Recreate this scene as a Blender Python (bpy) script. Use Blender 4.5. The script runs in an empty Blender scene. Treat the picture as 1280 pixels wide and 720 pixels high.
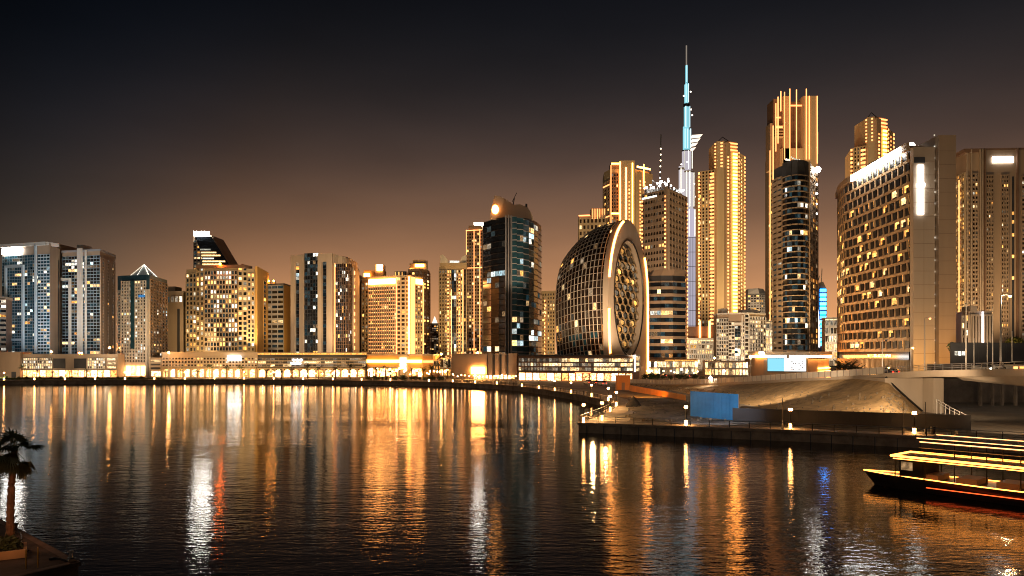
import bpy, bmesh, math, random
from mathutils import Vector, Matrix
R = random.Random(11)
D = bpy.data
S = bpy.context.scene
C = S.collection
FOC, EYE, HZ = 1000.0, 12.0, 440.0      # focal length and horizon row of the photo (1280 wide), eye height in metres

def W(px, d):                            # a column of the photo at a chosen distance -> ground position in metres
    return ((px - 640.0) * d / FOC, float(d))
def ZP(py, d):
    return EYE + (HZ - py) * d / FOC
GZ = 1.4                                 # level of the promenade and the city ground

# ------------------------------------------------------------------ materials
MATS = {}
def nt(name):
    m = D.materials.new(name); m.use_nodes = True
    t = m.node_tree; t.nodes.clear()
    o = t.nodes.new('ShaderNodeOutputMaterial')
    return m, t, o
def N(t, typ, **kw):
    n = t.nodes.new(typ)
    for k, v in kw.items(): setattr(n, k, v)
    return n
def surf(name, col, rough=.6, var=.18, scale=.35, metal=0., spec=.4, bump=0., bscale=3., streak=False):
    if name in MATS: return MATS[name]
    m, t, o = nt(name)
    p = N(t, 'ShaderNodeBsdfPrincipled')
    p.inputs['Roughness'].default_value = rough
    p.inputs['Metallic'].default_value = metal
    p.inputs['Specular IOR Level'].default_value = spec
    tc = N(t, 'ShaderNodeTexCoord')
    src = tc.outputs['Object']
    if streak:
        mp = N(t, 'ShaderNodeMapping'); mp.inputs['Scale'].default_value = (1, 1, .12)
        t.links.new(src, mp.inputs[0]); src = mp.outputs[0]
    no = N(t, 'ShaderNodeTexNoise'); no.inputs['Scale'].default_value = scale; no.inputs['Detail'].default_value = 5; no.inputs['Roughness'].default_value = .65
    t.links.new(src, no.inputs['Vector'])
    r = N(t, 'ShaderNodeValToRGB')
    a, b = 1 - var * 1.6, 1 + var * 1.1
    r.color_ramp.elements[0].position = .3; r.color_ramp.elements[1].position = .7
    r.color_ramp.elements[0].color = (col[0]*a, col[1]*a, col[2]*a, 1)
    r.color_ramp.elements[1].color = (min(1, col[0]*b), min(1, col[1]*b), min(1, col[2]*b), 1)
    t.links.new(no.outputs['Fac'], r.inputs[0]); t.links.new(r.outputs[0], p.inputs['Base Color'])
    if bump:
        n2 = N(t, 'ShaderNodeTexNoise'); n2.inputs['Scale'].default_value = bscale; n2.inputs['Detail'].default_value = 6
        t.links.new(tc.outputs['Object'], n2.inputs['Vector'])
        bp = N(t, 'ShaderNodeBump'); bp.inputs['Strength'].default_value = .8; bp.inputs['Distance'].default_value = bump
        t.links.new(n2.outputs['Fac'], bp.inputs['Height']); t.links.new(bp.outputs[0], p.inputs['Normal'])
    t.links.new(p.outputs[0], o.inputs['Surface'])
    MATS[name] = m
    return m
def glow(name, c0, strength, c1=None, vary=0., interior=0., sample=False):
    """something that gives off light: a lamp, a sign, a lit window, glow added to panes and steel"""
    if name in MATS: return MATS[name]
    m, t, o = nt(name)
    e = N(t, 'ShaderNodeEmission')
    c1 = c1 or c0
    oi = N(t, 'ShaderNodeObjectInfo'); ge = N(t, 'ShaderNodeNewGeometry')
    ad = N(t, 'ShaderNodeMath', operation='ADD'); t.links.new(oi.outputs['Random'], ad.inputs[0]); t.links.new(ge.outputs['Random Per Island'], ad.inputs[1])
    fr = N(t, 'ShaderNodeMath', operation='FRACT'); t.links.new(ad.outputs[0], fr.inputs[0])
    r = N(t, 'ShaderNodeValToRGB'); r.color_ramp.elements[0].color = (*c0, 1); r.color_ramp.elements[1].color = (*c1, 1)
    t.links.new(fr.outputs[0], r.inputs[0]); t.links.new(r.outputs[0], e.inputs['Color'])
    s = N(t, 'ShaderNodeMath', operation='MULTIPLY'); s.inputs[1].default_value = strength
    v = N(t, 'ShaderNodeMapRange'); v.inputs['To Min'].default_value = 1 - vary; v.inputs['To Max'].default_value = 1 + vary
    m7 = N(t, 'ShaderNodeMath', operation='MULTIPLY'); m7.inputs[1].default_value = 7.31; t.links.new(fr.outputs[0], m7.inputs[0])
    f7 = N(t, 'ShaderNodeMath', operation='FRACT'); t.links.new(m7.outputs[0], f7.inputs[0])
    t.links.new(f7.outputs[0], v.inputs['Value'])
    if interior:
        tc = N(t, 'ShaderNodeTexCoord'); no = N(t, 'ShaderNodeTexNoise', noise_dimensions='4D')
        no.inputs['Scale'].default_value = 2.2; no.inputs['Detail'].default_value = 3
        t.links.new(tc.outputs['Object'], no.inputs['Vector'])
        w9 = N(t, 'ShaderNodeMath', operation='MULTIPLY'); w9.inputs[1].default_value = 50; t.links.new(fr.outputs[0], w9.inputs[0]); t.links.new(w9.outputs[0], no.inputs['W'])
        mr = N(t, 'ShaderNodeMapRange'); mr.inputs['From Min'].default_value = .36; mr.inputs['From Max'].default_value = .64
        mr.inputs['To Min'].default_value = 1 - interior; mr.inputs['To Max'].default_value = 1 + interior
        t.links.new(no.outputs['Fac'], mr.inputs['Value'])
        mm = N(t, 'ShaderNodeMath', operation='MULTIPLY'); t.links.new(v.outputs[0], mm.inputs[0]); t.links.new(mr.outputs[0], mm.inputs[1])
        t.links.new(mm.outputs[0], s.inputs[0])
    else:
        t.links.new(v.outputs[0], s.inputs[0])
    t.links.new(s.outputs[0], e.inputs['Strength']); t.links.new(e.outputs[0], o.inputs['Surface'])
    m.cycles.emission_sampling = 'FRONT_BACK' if sample else 'NONE'
    MATS[name] = m
    return m

M = {}
M['beige'] = surf('beige stone cladding', (.42, .33, .25), .65, .10, .08, streak=True)
M['tan'] = surf('tan render', (.36, .26, .18), .7, .12, .1, streak=True)
M['gold_stone'] = surf('golden limestone', (.44, .34, .22), .6, .12, .1, streak=True)
M['brown'] = surf('brown cladding', (.20, .12, .08), .6, .15, .15)
M['white_panel'] = surf('white panel', (.62, .58, .53), .5, .08, .1, streak=True)
M['cool_panel'] = surf('pale blue grey panel', (.40, .46, .50), .45, .10, .1)
M['slate'] = surf('slate blue frame', (.20, .25, .28), .45, .10, .1)
M['grey_panel'] = surf('grey panel', (.30, .29, .29), .5, .12, .1)
M['dark_panel'] = surf('dark panel', (.05, .05, .055), .4, .2, .2)
M['dark_metal'] = surf('dark metal', (.035, .033, .032), .4, .2, .5, metal=.6)
M['steel'] = surf('brushed steel', (.35, .34, .33), .35, .1, .6, metal=.8)
M['glass'] = surf('dark window glass', (.012, .015, .02), .12, .35, .25, spec=.8)
M['teal_glass'] = surf('blue window glass', (.02, .07, .10), .12, .35, .25, spec=.8)
M['brown_glass'] = surf('bronze window glass', (.035, .022, .015), .14, .35, .25, spec=.7)
M['deep_glass'] = surf('deep set dark glass', (.007, .007, .008), .35, .3, .25, spec=.15)
M['concrete'] = surf('concrete', (.34, .28, .22), .8, .18, .25, bump=.02, streak=True)
M['dark_concrete'] = surf('dark concrete', (.16, .13, .11), .85, .25, .3, bump=.02)
M['orange_stone'] = surf('ochre render', (.52, .30, .09), .7, .08, .1, streak=True)
# lit rooms
M['w_warm'] = glow('warm lit room', (1, .52, .16), 1.8, (1, .70, .34), .7, .6)
M['w_gold'] = glow('golden lit room', (1, .40, .075), 1.9, (1, .52, .14), .7, .6)
M['w_white'] = glow('white lit room', (.95, .95, .86), 1.5, (1, .86, .62), .75, .6)
M['w_cool'] = glow('cool lit room', (.62, .90, 1), 1.1, (.9, 1, .95), .6, .5)
M['w_dim'] = glow('dim lit room', (1, .55, .22), .22, (.9, .8, .62), .8, .6)
M['w_teal'] = glow('teal lit room', (.05, .55, .60), .8, (.1, .4, .9), .4, .4)
# lamps, signs and faint pane glow
M['led'] = glow('golden led line', (1, .30, .09), 3.3, (1, .34, .11), .15)
M['led_hot'] = glow('bright golden led line', (1, .33, .06), 15, None, .2, sample=True)
M['lampdot'] = glow('golden wall lamp', (1, .31, .08), 4.0, (1, .38, .12), .5)
M['sign_white'] = glow('white sign face', (1, .97, .90), 45., sample=True)
M['sign_soft'] = glow('soft white sign face', (1, .96, .88), 9., sample=True)
M['icy'] = glow('icy spire light', (.62, .90, 1), 1.6)
M['sign_hot'] = glow('hot white sign face', (1, .95, .84), 90., sample=True)
M['sign_warm'] = glow('warm sign face', (1, .38, .09), 22., sample=True)
M['sign_gold'] = glow('golden sign face', (1, .40, .09), 150., sample=True)
M['w_faint'] = glow('faint blue pane sheen', (.16, .42, .52), .08, (.5, .5, .42), .8, .6)  # faint emission standing in for teal reflections on unlit glass
M['w_faint_warm'] = glow('faint warm pane', (1, .5, .2), .07, (.8, .6, .4), .8, .6)
M['lamp_white'] = glow('white flood lamp', (1, .93, .80), 90., sample=True)
M['lamp_warm'] = glow('warm lamp', (1, .36, .06), 240., sample=True)
M['lamp_orange'] = glow('orange lamp', (1, .16, .015), 260., sample=True)
M['shop'] = glow('bright shop interior', (1, .36, .09), 5.5, (1, .52, .2), .65, .9, sample=True)
M['shop_white'] = glow('white shop interior', (1, .74, .44), 6, (1, .42, .12), .5, .9, sample=True)
M['park'] = glow('lit parking floor', (1, .60, .24), 1.5, (1, .78, .46), .5, .8)
M['cyan'] = glow('cyan led facade', (.24, .68, .80), .95, (.32, .76, .86), .12)
M['lilac'] = glow('lilac led facade', (.66, .60, .74), .75, (.80, .72, .70), .12)
M['blue_led'] = glow('blue led facade', (.014, .27, 1), 28., (.02, .33, 1), .3, sample=True)
M['white_led'] = glow('white led line', (.85, .92, 1), 4.0, (1, .86, .9), .2, sample=True)

# ------------------------------------------------------------------ mesh helper
class MB:
    def __init__(s): s.v, s.f, s.m = [], [], []
    def add(s, vs, fs, m=0):
        k = len(s.v); s.v += [tuple(v) for v in vs]
        for f in fs: s.f.append(tuple(i + k for i in f)); s.m.append(m)
    def hexa(s, p, m=0):                 # 0-3 bottom ring (ccw from above), 4-7 top ring
        s.add(p, [(3, 2, 1, 0), (4, 5, 6, 7), (0, 1, 5, 4), (1, 2, 6, 5), (2, 3, 7, 6), (3, 0, 4, 7)], m)
    def box(s, x0, y0, z0, x1, y1, z1, m=0):
        s.hexa([(x0, y0, z0), (x1, y0, z0), (x1, y1, z0), (x0, y1, z0), (x0, y0, z1), (x1, y0, z1), (x1, y1, z1), (x0, y1, z1)], m)
    def fbox(s, F, u0, u1, z0, z1, w0, w1, m=0):
        P = lambda u, w, z: (F[0] + F[2]*u + F[4]*w, F[1] + F[3]*u + F[5]*w, z)
        s.hexa([P(u0, w1, z0), P(u1, w1, z0), P(u1, w0, z0), P(u0, w0, z0), P(u0, w1, z1), P(u1, w1, z1), P(u1, w0, z1), P(u0, w0, z1)], m)
    def prism(s, poly, z0, z1, m=0, top=None):
        n = len(poly); top = top or poly
        vs = [(x, y, z0) for x, y in poly] + [(x, y, z1) for x, y in top]
        s.add(vs, [tuple(range(n - 1, -1, -1)), tuple(range(n, 2*n))] + [(i, (i+1) % n, n + (i+1) % n, n + i) for i in range(n)], m)
    def profile(s, pts, y0, y1, m=0):    # outline in x,z pushed from y0 to y1
        n = len(pts)
        vs = [(x, y0, z) for x, z in pts] + [(x, y1, z) for x, z in pts]
        s.add(vs, [tuple(range(n)), tuple(range(2*n - 1, n - 1, -1))] + [(i, n + i, n + (i+1) % n, (i+1) % n) for i in range(n)], m)
    def tube(s, path, r, n=6, m=0, cap=True):
        rs = r if isinstance(r, (list, tuple)) else [r] * len(path)
        path = [Vector(p) for p in path]; rings = []
        k0 = len(s.v)
        for i, p in enumerate(path):
            t = (path[min(i+1, len(path)-1)] - path[max(i-1, 0)]).normalized()
            a = t.cross(Vector((0, 0, 1)))
            if a.length < .05: a = t.cross(Vector((0, 1, 0)))
            a.normalize(); b = t.cross(a)
            for j in range(n):
                q = p + (a * math.cos(2*math.pi*j/n) + b * math.sin(2*math.pi*j/n)) * rs[i]
                s.v.append(tuple(q))
        for i in range(len(path)-1):
            for j in range(n):
                s.f.append((k0+i*n+j, k0+i*n+(j+1) % n, k0+(i+1)*n+(j+1) % n, k0+(i+1)*n+j)); s.m.append(m)
        if cap:
            s.f.append(tuple(k0 + j for j in range(n-1, -1, -1))); s.m.append(m)
            s.f.append(tuple(k0 + (len(path)-1)*n + j for j in range(n))); s.m.append(m)
    def ball(s, c, r, n=8, h=5, m=0, sz=1.):
        k = len(s.v)
        for i in range(h+1):
            a = math.pi*i/h
            for j in range(n):
                b = 2*math.pi*j/n
                s.v.append((c[0]+r*math.sin(a)*math.cos(b), c[1]+r*math.sin(a)*math.sin(b), c[2]+r*sz*math.cos(a)))
        for i in range(h):
            for j in range(n):
                s.f.append((k+i*n+j, k+(i+1)*n+j, k+(i+1)*n+(j+1) % n, k+i*n+(j+1) % n)); s.m.append(m)
    def build(s, name, mats, parent=None, smooth=False, label=None):
        me = D.meshes.new(name); me.from_pydata(s.v, [], s.f)
        for x in (mats if isinstance(mats, (list, tuple)) else [mats]): me.materials.append(x)
        me.polygons.foreach_set('material_index', s.m)
        if smooth: me.polygons.foreach_set('use_smooth', [True]*len(s.f))
        me.update()
        o = D.objects.new(name, me); C.objects.link(o); o.parent = parent
        if label: o['label'] = label
        return o

def tag(o, label=None, cat=None, group=None, kind=None):
    if label: o['label'] = label
    if cat: o['category'] = cat
    if group: o['group'] = group
    if kind: o['kind'] = kind
    return o
def thing(name, label, cat, loc=(0, 0, 0), group=None, rz=0):
    o = D.objects.new(name, None); C.objects.link(o); o.location = loc; o.rotation_euler = (0, 0, rz); o.empty_display_size = .5
    return tag(o, label, cat, group)
def kids(o): return [c for c in D.objects if c.parent == o]
def dup(root, loc, rz=0, label=None, group=None, scale=1., tree=None):
    r = root.copy(); C.objects.link(r); r.location = loc; r.rotation_euler = (0, 0, rz); r.scale = (scale,)*3
    if label: r['label'] = label
    if group: r['group'] = group
    for ch, subs in (tree if tree is not None else [(c, kids(c)) for c in kids(root)]):
        c = ch.copy(); C.objects.link(c); c.parent = r
        for g in subs:
            d = g.copy(); C.objects.link(d); d.parent = c
    return r
UNIT = {}
def unit_box(mat):
    if mat.name not in UNIT:
        b = MB(); b.box(-.5, -.5, -.5, .5, .5, .5)
        me = D.meshes.new('pane'); me.from_pydata(b.v, [], b.f); me.materials.append(mat); UNIT[mat.name] = me
    return UNIT[mat.name]

# ------------------------------------------------------------------ buildings
class Bld:
    """a building: an Empty at the foot of its front, its parts gathered by name"""
    def __init__(s, name, label, cat, front, dp=18., z0=GZ, group=None, back=None, cap=70):
        P = [W(*p) for p in front]
        if back is None:
            a, b = Vector(P[0]), Vector(P[-1])
            back = [(b.x + b.x/b.y*dp*.6, b.y + dp), (a.x + a.x/a.y*dp*.6, a.y + dp)]
        else: back = [W(*p) for p in back]
        ox, oy = sum(p[0] for p in P)/len(P), sum(p[1] for p in P)/len(P)
        s.o, s.z0, s.cap = (ox, oy), z0, cap
        s.P = [(x-ox, y-oy) for x, y in P]; s.back = [(x-ox, y-oy) for x, y in back]
        s.root = thing(name, label, cat, (ox, oy, z0), group)
        s.acc, s.cells = {}, []
    def z(s, py, d): return ZP(py, d) - s.z0
    def L(s, px, d): x, y = W(px, d); return (x - s.o[0], y - s.o[1])
    def mb(s, name, mat):
        k = (name, mat.name)
        if k not in s.acc: s.acc[k] = (MB(), mat)
        return s.acc[k][0]
    def core(s, h, mat, name='wall', z0=0.):
        s.mb(name, mat).prism(s.P + s.back, z0, h)
        s.h = h
    def F(s, i, j=None):
        a, b = (s.P + s.back)[i], (s.P + s.back)[(i + 1) % len(s.P + s.back) if j is None else j]
        return s.FF(a, b)
    def FF(s, a, b):
        dx, dy = b[0]-a[0], b[1]-a[1]; L = math.hypot(dx, dy)
        return (a[0], a[1], dx/L, dy/L, dy/L, -dx/L, L)
    def grid(s, F, z0, z1, n, m, pier=.25, span=.3, dep=.5, fm=None, glass=None, lit=.25, pal=(('w_warm', 1),), run=.35, u0=0., u1=None, w0=0., rows=None, faint=.35, fname='facade', spx=.85):
        """piers and spandrels standing proud of the wall, a pane in every opening, some of them lit"""
        u1 = F[6] if u1 is None else u1
        cw, ch = (u1-u0)/n, (z1-z0)/m
        b = s.mb(fname, fm)
        if pier:
            for i in range(n+1):
                h = cw*pier/2*(1.0)
                b.fbox(F, max(u0, u0+i*cw-h), min(u1, u0+i*cw+h), z0, z1, w0, w0+dep)
        if span:
            for k in range(m+1):
                h = ch*span/2
                b.fbox(F, u0+.01, u1-.01, max(z0+.01, z0+k*ch-h), min(z1-.01, z0+k*ch+h), w0+.002, w0+dep*spx)
        names = [p[0] for p in pal]; wts = [p[1] for p in pal]
        for k in range(m):
            prev = None
            for i in range(n):
                p = (rows or {}).get(k, lit*1.2)
                mt = None
                if prev and R.random() < run: mt = prev
                elif R.random() < p*(1-run*.5): mt = R.choices(names, wts)[0]
                prev = mt
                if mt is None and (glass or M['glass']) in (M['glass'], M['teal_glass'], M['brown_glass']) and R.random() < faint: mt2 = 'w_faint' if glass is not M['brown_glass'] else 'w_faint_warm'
                else: mt2 = None
                a0 = u0+i*cw+cw*pier/2*.9; a1 = u0+(i+1)*cw-cw*pier/2*.9
                c0 = z0+k*ch+ch*span/2*.9; c1 = z0+(k+1)*ch-ch*span/2*.9
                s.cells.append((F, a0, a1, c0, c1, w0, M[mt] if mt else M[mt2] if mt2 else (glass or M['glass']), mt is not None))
    def done(s):
        lit = [c for c in s.cells if c[7]]; dark = [c for c in s.cells if not c[7]]
        R.shuffle(lit); R.shuffle(dark)
        pick = (lit + dark)[:s.cap] if len(lit) < s.cap*.7 else lit[:int(s.cap*.85)] + dark[:s.cap-int(s.cap*.85)]
        rest = (lit + dark)[s.cap:] if len(lit) < s.cap*.7 else lit[int(s.cap*.85):] + dark[s.cap-int(s.cap*.85):]
        for F, a0, a1, c0, c1, w0, mt, _l in pick:
            o = D.objects.new('window', unit_box(mt)); C.objects.link(o); o.parent = s.root
            u, w, z = (a0+a1)/2, w0+.06, (c0+c1)/2
            o.location = (F[0]+F[2]*u+F[4]*w, F[1]+F[3]*u+F[5]*w, z)
            o.rotation_euler = (0, 0, math.atan2(F[3], F[2])); o.scale = (a1-a0, .09, c1-c0)
        if rest:
            b = MB(); ms = []
            for F, a0, a1, c0, c1, w0, mt, _l in rest:
                if mt not in ms: ms.append(mt)
                b.fbox(F, a0, a1, c0, c1, w0+.01, w0+.105, ms.index(mt))
            o = b.build('window', ms, s.root); o['kind'] = 'stuff'
        for (name, _m), (b, mat) in s.acc.items(): b.build(name, mat, s.root)
        return s.root
    def solo(s, name, mat, fn, label=None):
        b = MB(); fn(b); return b.build(name, mat, s.root, label=label)
    def strip(s, F, u, z0, z1, w=.5, out=.7, mat='led'):
        return s.solo('light_strip', M[mat], lambda b: b.fbox(F, u-w/2, u+w/2, z0, z1, out, out+.3))
    def dots(s, F, u, z0, z1, n, w=1.2, hh=.5, out=.6, mat='lampdot'):
        def fn(b):
            st = (z1-z0)/n
            for k in range(n): b.fbox(F, u-w/2, u+w/2, z0+k*st+st*.25, z0+k*st+st*(.25+hh), out, out+.4)
        o = s.solo('light_strip', M[mat], fn); o['kind'] = 'stuff'   # a column of dozens of tiny lamps
        return o
    def hbar(s, F, u0, u1, z, t=.6, out=.7, mat='led', name='light_strip'):
        return s.solo(name, M[mat], lambda b: b.fbox(F, u0, u1, z, z+t, out, out+.3))
    def lip(s, h, mat, t=1.2, grow=.4, name='parapet'):
        poly = s.P + s.back
        cx, cy = sum(p[0] for p in poly)/len(poly), sum(p[1] for p in poly)/len(poly)
        big = [(x + (grow if x > cx else -grow), y + (grow if y > cy else -grow)) for x, y in poly]
        s.mb(name, mat).prism(big, h, h+t)
    def plant(s, px0, px1, d, h0, h1, mat, name='plant_room', dp=8):
        a, b = s.L(px0, d), s.L(px1, d)
        s.solo(name, mat, lambda q: q.box(a[0], a[1], h0, b[0], a[1]+dp, h1))
LIGHTS = []
def flood(src, dst, col, rad, cone=40, blend=.6, alb=.4, size=1.0):
    """a fixtureless spot for floodlit walls and added fill: rad is about how bright the wall gets"""
    a, b = Vector(src), Vector(dst); r = (b-a).length
    l = D.lights.new('flood_fill_beam', 'SPOT'); l.color = col; l.spot_size = math.radians(cone); l.spot_blend = blend; l.shadow_soft_size = size
    l.energy = rad*math.pi/alb*r*r*4*math.pi
    o = D.objects.new('flood_fill_beam', l); C.objects.link(o); o.location = a
    o.rotation_euler = (b-a).to_track_quat('-Z', 'Y').to_euler(); o['kind'] = 'helper'
    return o
def lampglow(loc, col, energy, size=.2):
    l = D.lights.new('lamp_fill_light', 'POINT'); l.color = col; l.energy = energy; l.shadow_soft_size = size
    o = D.objects.new('lamp_fill_light', l); C.objects.link(o); o.location = loc; o['kind'] = 'helper'
    return o
# ================================================================== LEFT BANK
OFFICE = (('w_white', 3), ('w_warm', 3), ('w_cool', 1), ('w_dim', 4), ('w_gold', 1))
HOME = (('w_warm', 3), ('w_gold', 3), ('w_dim', 5), ('w_white', 1))
GOLD = (('w_gold', 4), ('w_warm', 2), ('w_dim', 4))

# sliver of a banded block at the frame's edge
t = Bld('apartment_block', 'low brown block with balcony bands beside the wide blue glass tower', 'building', [(-22, 372), (7.5, 372)], 20, cap=40)
h = t.z(374, 372); t.core(h, M['brown']); t.lip(h, M['tan'])
t.grid(t.F(0), 2, h, 5, 15, 0, .5, 1.2, M['tan'], lit=.15, pal=OFFICE); t.done()

# blue glass tower with the long white sign
t = Bld('glass_tower', 'wide blue glass tower with a long white sign along its top edge', 'tower', [(3, 386), (47.5, 378), (62.5, 376), (75, 398)], 26, back=[(77, 425), (5, 425)], cap=100)
h = t.z(306.5, 383); t.core(h, M['tan'])
F = t.F(0)
t.grid(F, 8, h-5, 14, 34, .07, .17, .16, M['slate'], M['teal_glass'], .09, OFFICE, .45, rows={30: .35, 27: .3, 24: .2})
t.solo('frame', M['cool_panel'], lambda b: (b.fbox(F, 3, 4, 10, 52, .5, 1.5), b.fbox(F, 14.3, 15.3, 10, 52, .5, 1.5), b.fbox(F, 4.01, 14.29, 51, 52, .5, 1.48), b.fbox(F, 4.01, 14.29, 16, 17, .5, 1.48), b.fbox(F, F[6]-.9, F[6], 10, h, .5, 1.3)))
t.grid(t.F(1), 8, h-5, 4, 32, .1, .36, .2, M['cool_panel'], M['teal_glass'], .13, OFFICE, .3)
F2 = t.F(2)
t.solo('slot', M['dark_metal'], lambda b: b.fbox(F2, F2[6]*.78, F2[6]*.9, 8, h-6, 0, .12))
t.solo('roof', M['white_panel'], lambda b: b.fbox(F, -.6, F[6]+6.4, h-.9, h+.6, -6, 1.3))
t.solo('sign', M['sign_white'], lambda b: b.fbox(F, .8, 12.9, h-4.2, h-1.6, .5, .9))
t.mb('stair_core', M['tan']).box(*t.L(74.5, 402), 0, *t.L(84.5, 420), t.z(305, 402)); t.done()

# second tower of the pair, in two glass bays
t = Bld('glass_tower', 'grey glass tower in two bays parted by a white fin, beside the blue one', 'tower', [(78, 398), (105, 394), (125, 391), (143.5, 415)], 24, back=[(144, 440), (82, 440)], cap=100)
h = t.z(315, 395); t.core(h, M['tan'])
F = t.F(0)
t.grid(F, 8, h-2, 7, 32, .08, .24, .16, M['slate'], M['glass'], .12, OFFICE, .5, rows={28: .75, 29: .3, 23: .2})
t.solo('frame', M['white_panel'], lambda b: (b.fbox(F, .3, 6.2, 46, 47.2, .5, 1.4), b.fbox(F, 5.2, 6.2, 8, 45.98, .5, 1.4)))
t.grid(t.F(1), 8, h-2, 5, 32, .1, .26, .16, M['slate'], M['glass'], .12, OFFICE, .5, rows={28: .95, 22: .4, 7: .4})
F1 = t.F(1)
t.solo('fin', M['white_panel'], lambda b: b.fbox(F1, -2.8, -.6, 2, h+1.6, 0, 1.6))
t.solo('fin', M['white_panel'], lambda b: b.fbox(F1, 1.6, 2.4, 2, h+.6, .6, 1.2))
F2 = t.F(2)
t.grid(F2, 8, h-3, 3, 32, .74, .4, .35, M['tan'], M['glass'], .05, HOME)
t.lip(h, M['grey_panel'], 1.0); t.plant(96, 104, 402, h+1, h+4.5, M['grey_panel']); t.done()

# tower with the lit pyramid
t = Bld('apartment_tower', 'pale tower with a dark blue top and a white lit pyramid on its roof', 'tower', [(147, 352), (152, 350), (183, 346), (187, 346), (209, 372)], 20, back=[(209, 390), (155, 390)], cap=100)
hb, h = t.z(362, 348), t.z(344, 348)
t.core(hb, M['white_panel']); t.core(h, surf('deep blue cladding', (.02, .06, .10), .3), 'crown', hb+.01)
F = t.F(1)
t.grid(F, 6, t.z(351, 348), 9, 26, .42, .4, .5, M['white_panel'], M['glass'], .2, (('w_white', 2), ('w_cool', 2), ('w_dim', 3), ('w_warm', 1)), .2)
t.solo('glass_bay', M['teal_glass'], lambda b: b.fbox(F, F[6]*.42, F[6]*.56, 12, t.z(351, 348), .3, .9))
t.solo('lit_bay', M['w_teal'], lambda b: b.fbox(F, F[6]*.72, F[6]*.98, t.z(372, 348), t.z(369, 348), .56, .7))
t.grid(t.F(3), 6, t.z(352, 360), 6, 26, .45, .42, .4, M['tan'], M['glass'], .08, OFFICE)
t.grid(t.F(0), 6, hb-1, 1, 24, .5, .3, .4, M['white_panel'], M['glass'], .08, OFFICE)
t.solo('fin', M['white_panel'], lambda b: b.fbox(t.F(2), .1, 1.0, 0, t.z(362, 346), 0, 1.2))
for q in range(5):
    F = t.F(1); t.solo('shopfront', M['shop'], lambda b: b.fbox(F, F[6]*(q+.12)/5, F[6]*(q+.88)/5, .3, 4.6, .2, .55))
cx, cy = t.L(180, 362); a = 4.3; zt, zb = t.z(330.5, 362), h+.6
t.solo('plant_room', M['dark_panel'], lambda b: b.box(cx-a+.4, cy-a+.4, h, cx+a-.4, cy+a-.4, zb))
def pyr(b):
    for sx, sy in ((-1, -1), (1, -1), (1, 1), (-1, 1)): b.tube([(cx+sx*a, cy+sy*a, zb), (cx, cy, zt)], .2, 4)
    for k in (.0,):
        q = a*(1-k); zz = zb+(zt-zb)*k+.1
        b.tube([(cx-q, cy-q, zz), (cx+q, cy-q, zz), (cx+q, cy+q, zz), (cx-q, cy+q, zz), (cx-q, cy-q, zz)], .16, 4)
    b.tube([(cx-a*.3, cy-a, zb), (cx, cy, zt)], .1, 4)
t.solo('pyramid', M['w_white'], pyr); t.solo('pyramid_skin', M['cool_panel'], lambda b: b.add([(cx-a*.9, cy-a*.9, zb+.2), (cx+a*.9, cy-a*.9, zb+.2), (cx+a*.9, cy+a*.9, zb+.2), (cx-a*.9, cy+a*.9, zb+.2), (cx, cy, zt-.8)], [(0, 1, 4), (1, 2, 4), (2, 3, 4), (3, 0, 4)])); t.done()

# small beige block behind
t = Bld('apartment_block', 'plain beige block with one column of dark slots, behind the pyramid tower', 'building', [(208, 400), (229, 396)], 20)
h = t.z(366, 398); t.core(h, M['beige']); F = t.F(0)
t.grid(F, h-5, h-1.5, 4, 1, .3, .2, .3, M['beige'], M['glass'], .3, OFFICE)
t.solo('slot', M['dark_panel'], lambda b: b.fbox(F, F[6]*.66, F[6]*.8, 8, h-8, 0, .15))
t.lip(h, M['beige'], .8); t.plant(209, 219, 402, h+.8, h+3.5, M['tan']); t.done()

# sail shaped tower behind the floodlit grid tower
t = Bld('sail_tower', 'distant sail shaped tower with a slanting glass edge and a white top light', 'tower', [(241, 610), (287, 610)], 30, cap=50)
z = lambda py: t.z(py, 610)
x = lambda px: t.L(px, 610)[0]
y0 = t.L(260, 610)[1]
t.solo('wall', M['tan'], lambda b: b.profile([(x(241), 0), (x(287), 0), (x(287), z(338)), (x(285.5), z(330)), (x(264), z(294)), (x(242), z(294))], y0, y0+26))
t.solo('glazing', M['glass'], lambda b: b.profile([(x(254), z(340)), (x(287.3), z(340)), (x(286), z(330)), (x(264.5), z(296)), (x(244), z(296)), (x(248.5), z(306)), (x(252.5), z(320))], y0-1.0, y0))
for k, (p0, p1) in enumerate([(251, 264), (252, 271), (253, 276), (254, 268), (254, 282), (254, 275), (255, 280)]):
    t.solo('window', M['w_warm' if k % 3 else 'w_white'], lambda b: b.box(x(p0), y0-1.5, z(313+k*3.7), x(p1), y0-1.01, z(311.3+k*3.7)))
t.grid((x(242), y0, 1, 0, 0, -1, 8), z(345), z(300), 3, 13, .3, .4, .5, M['tan'], M['glass'], .25, HOME)
t.solo('sign', M['sign_hot'], lambda b: b.box(x(243.5), y0-1.9, z(294), x(262.5), y0-1.1, z(289.5))); t.done()

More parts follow.
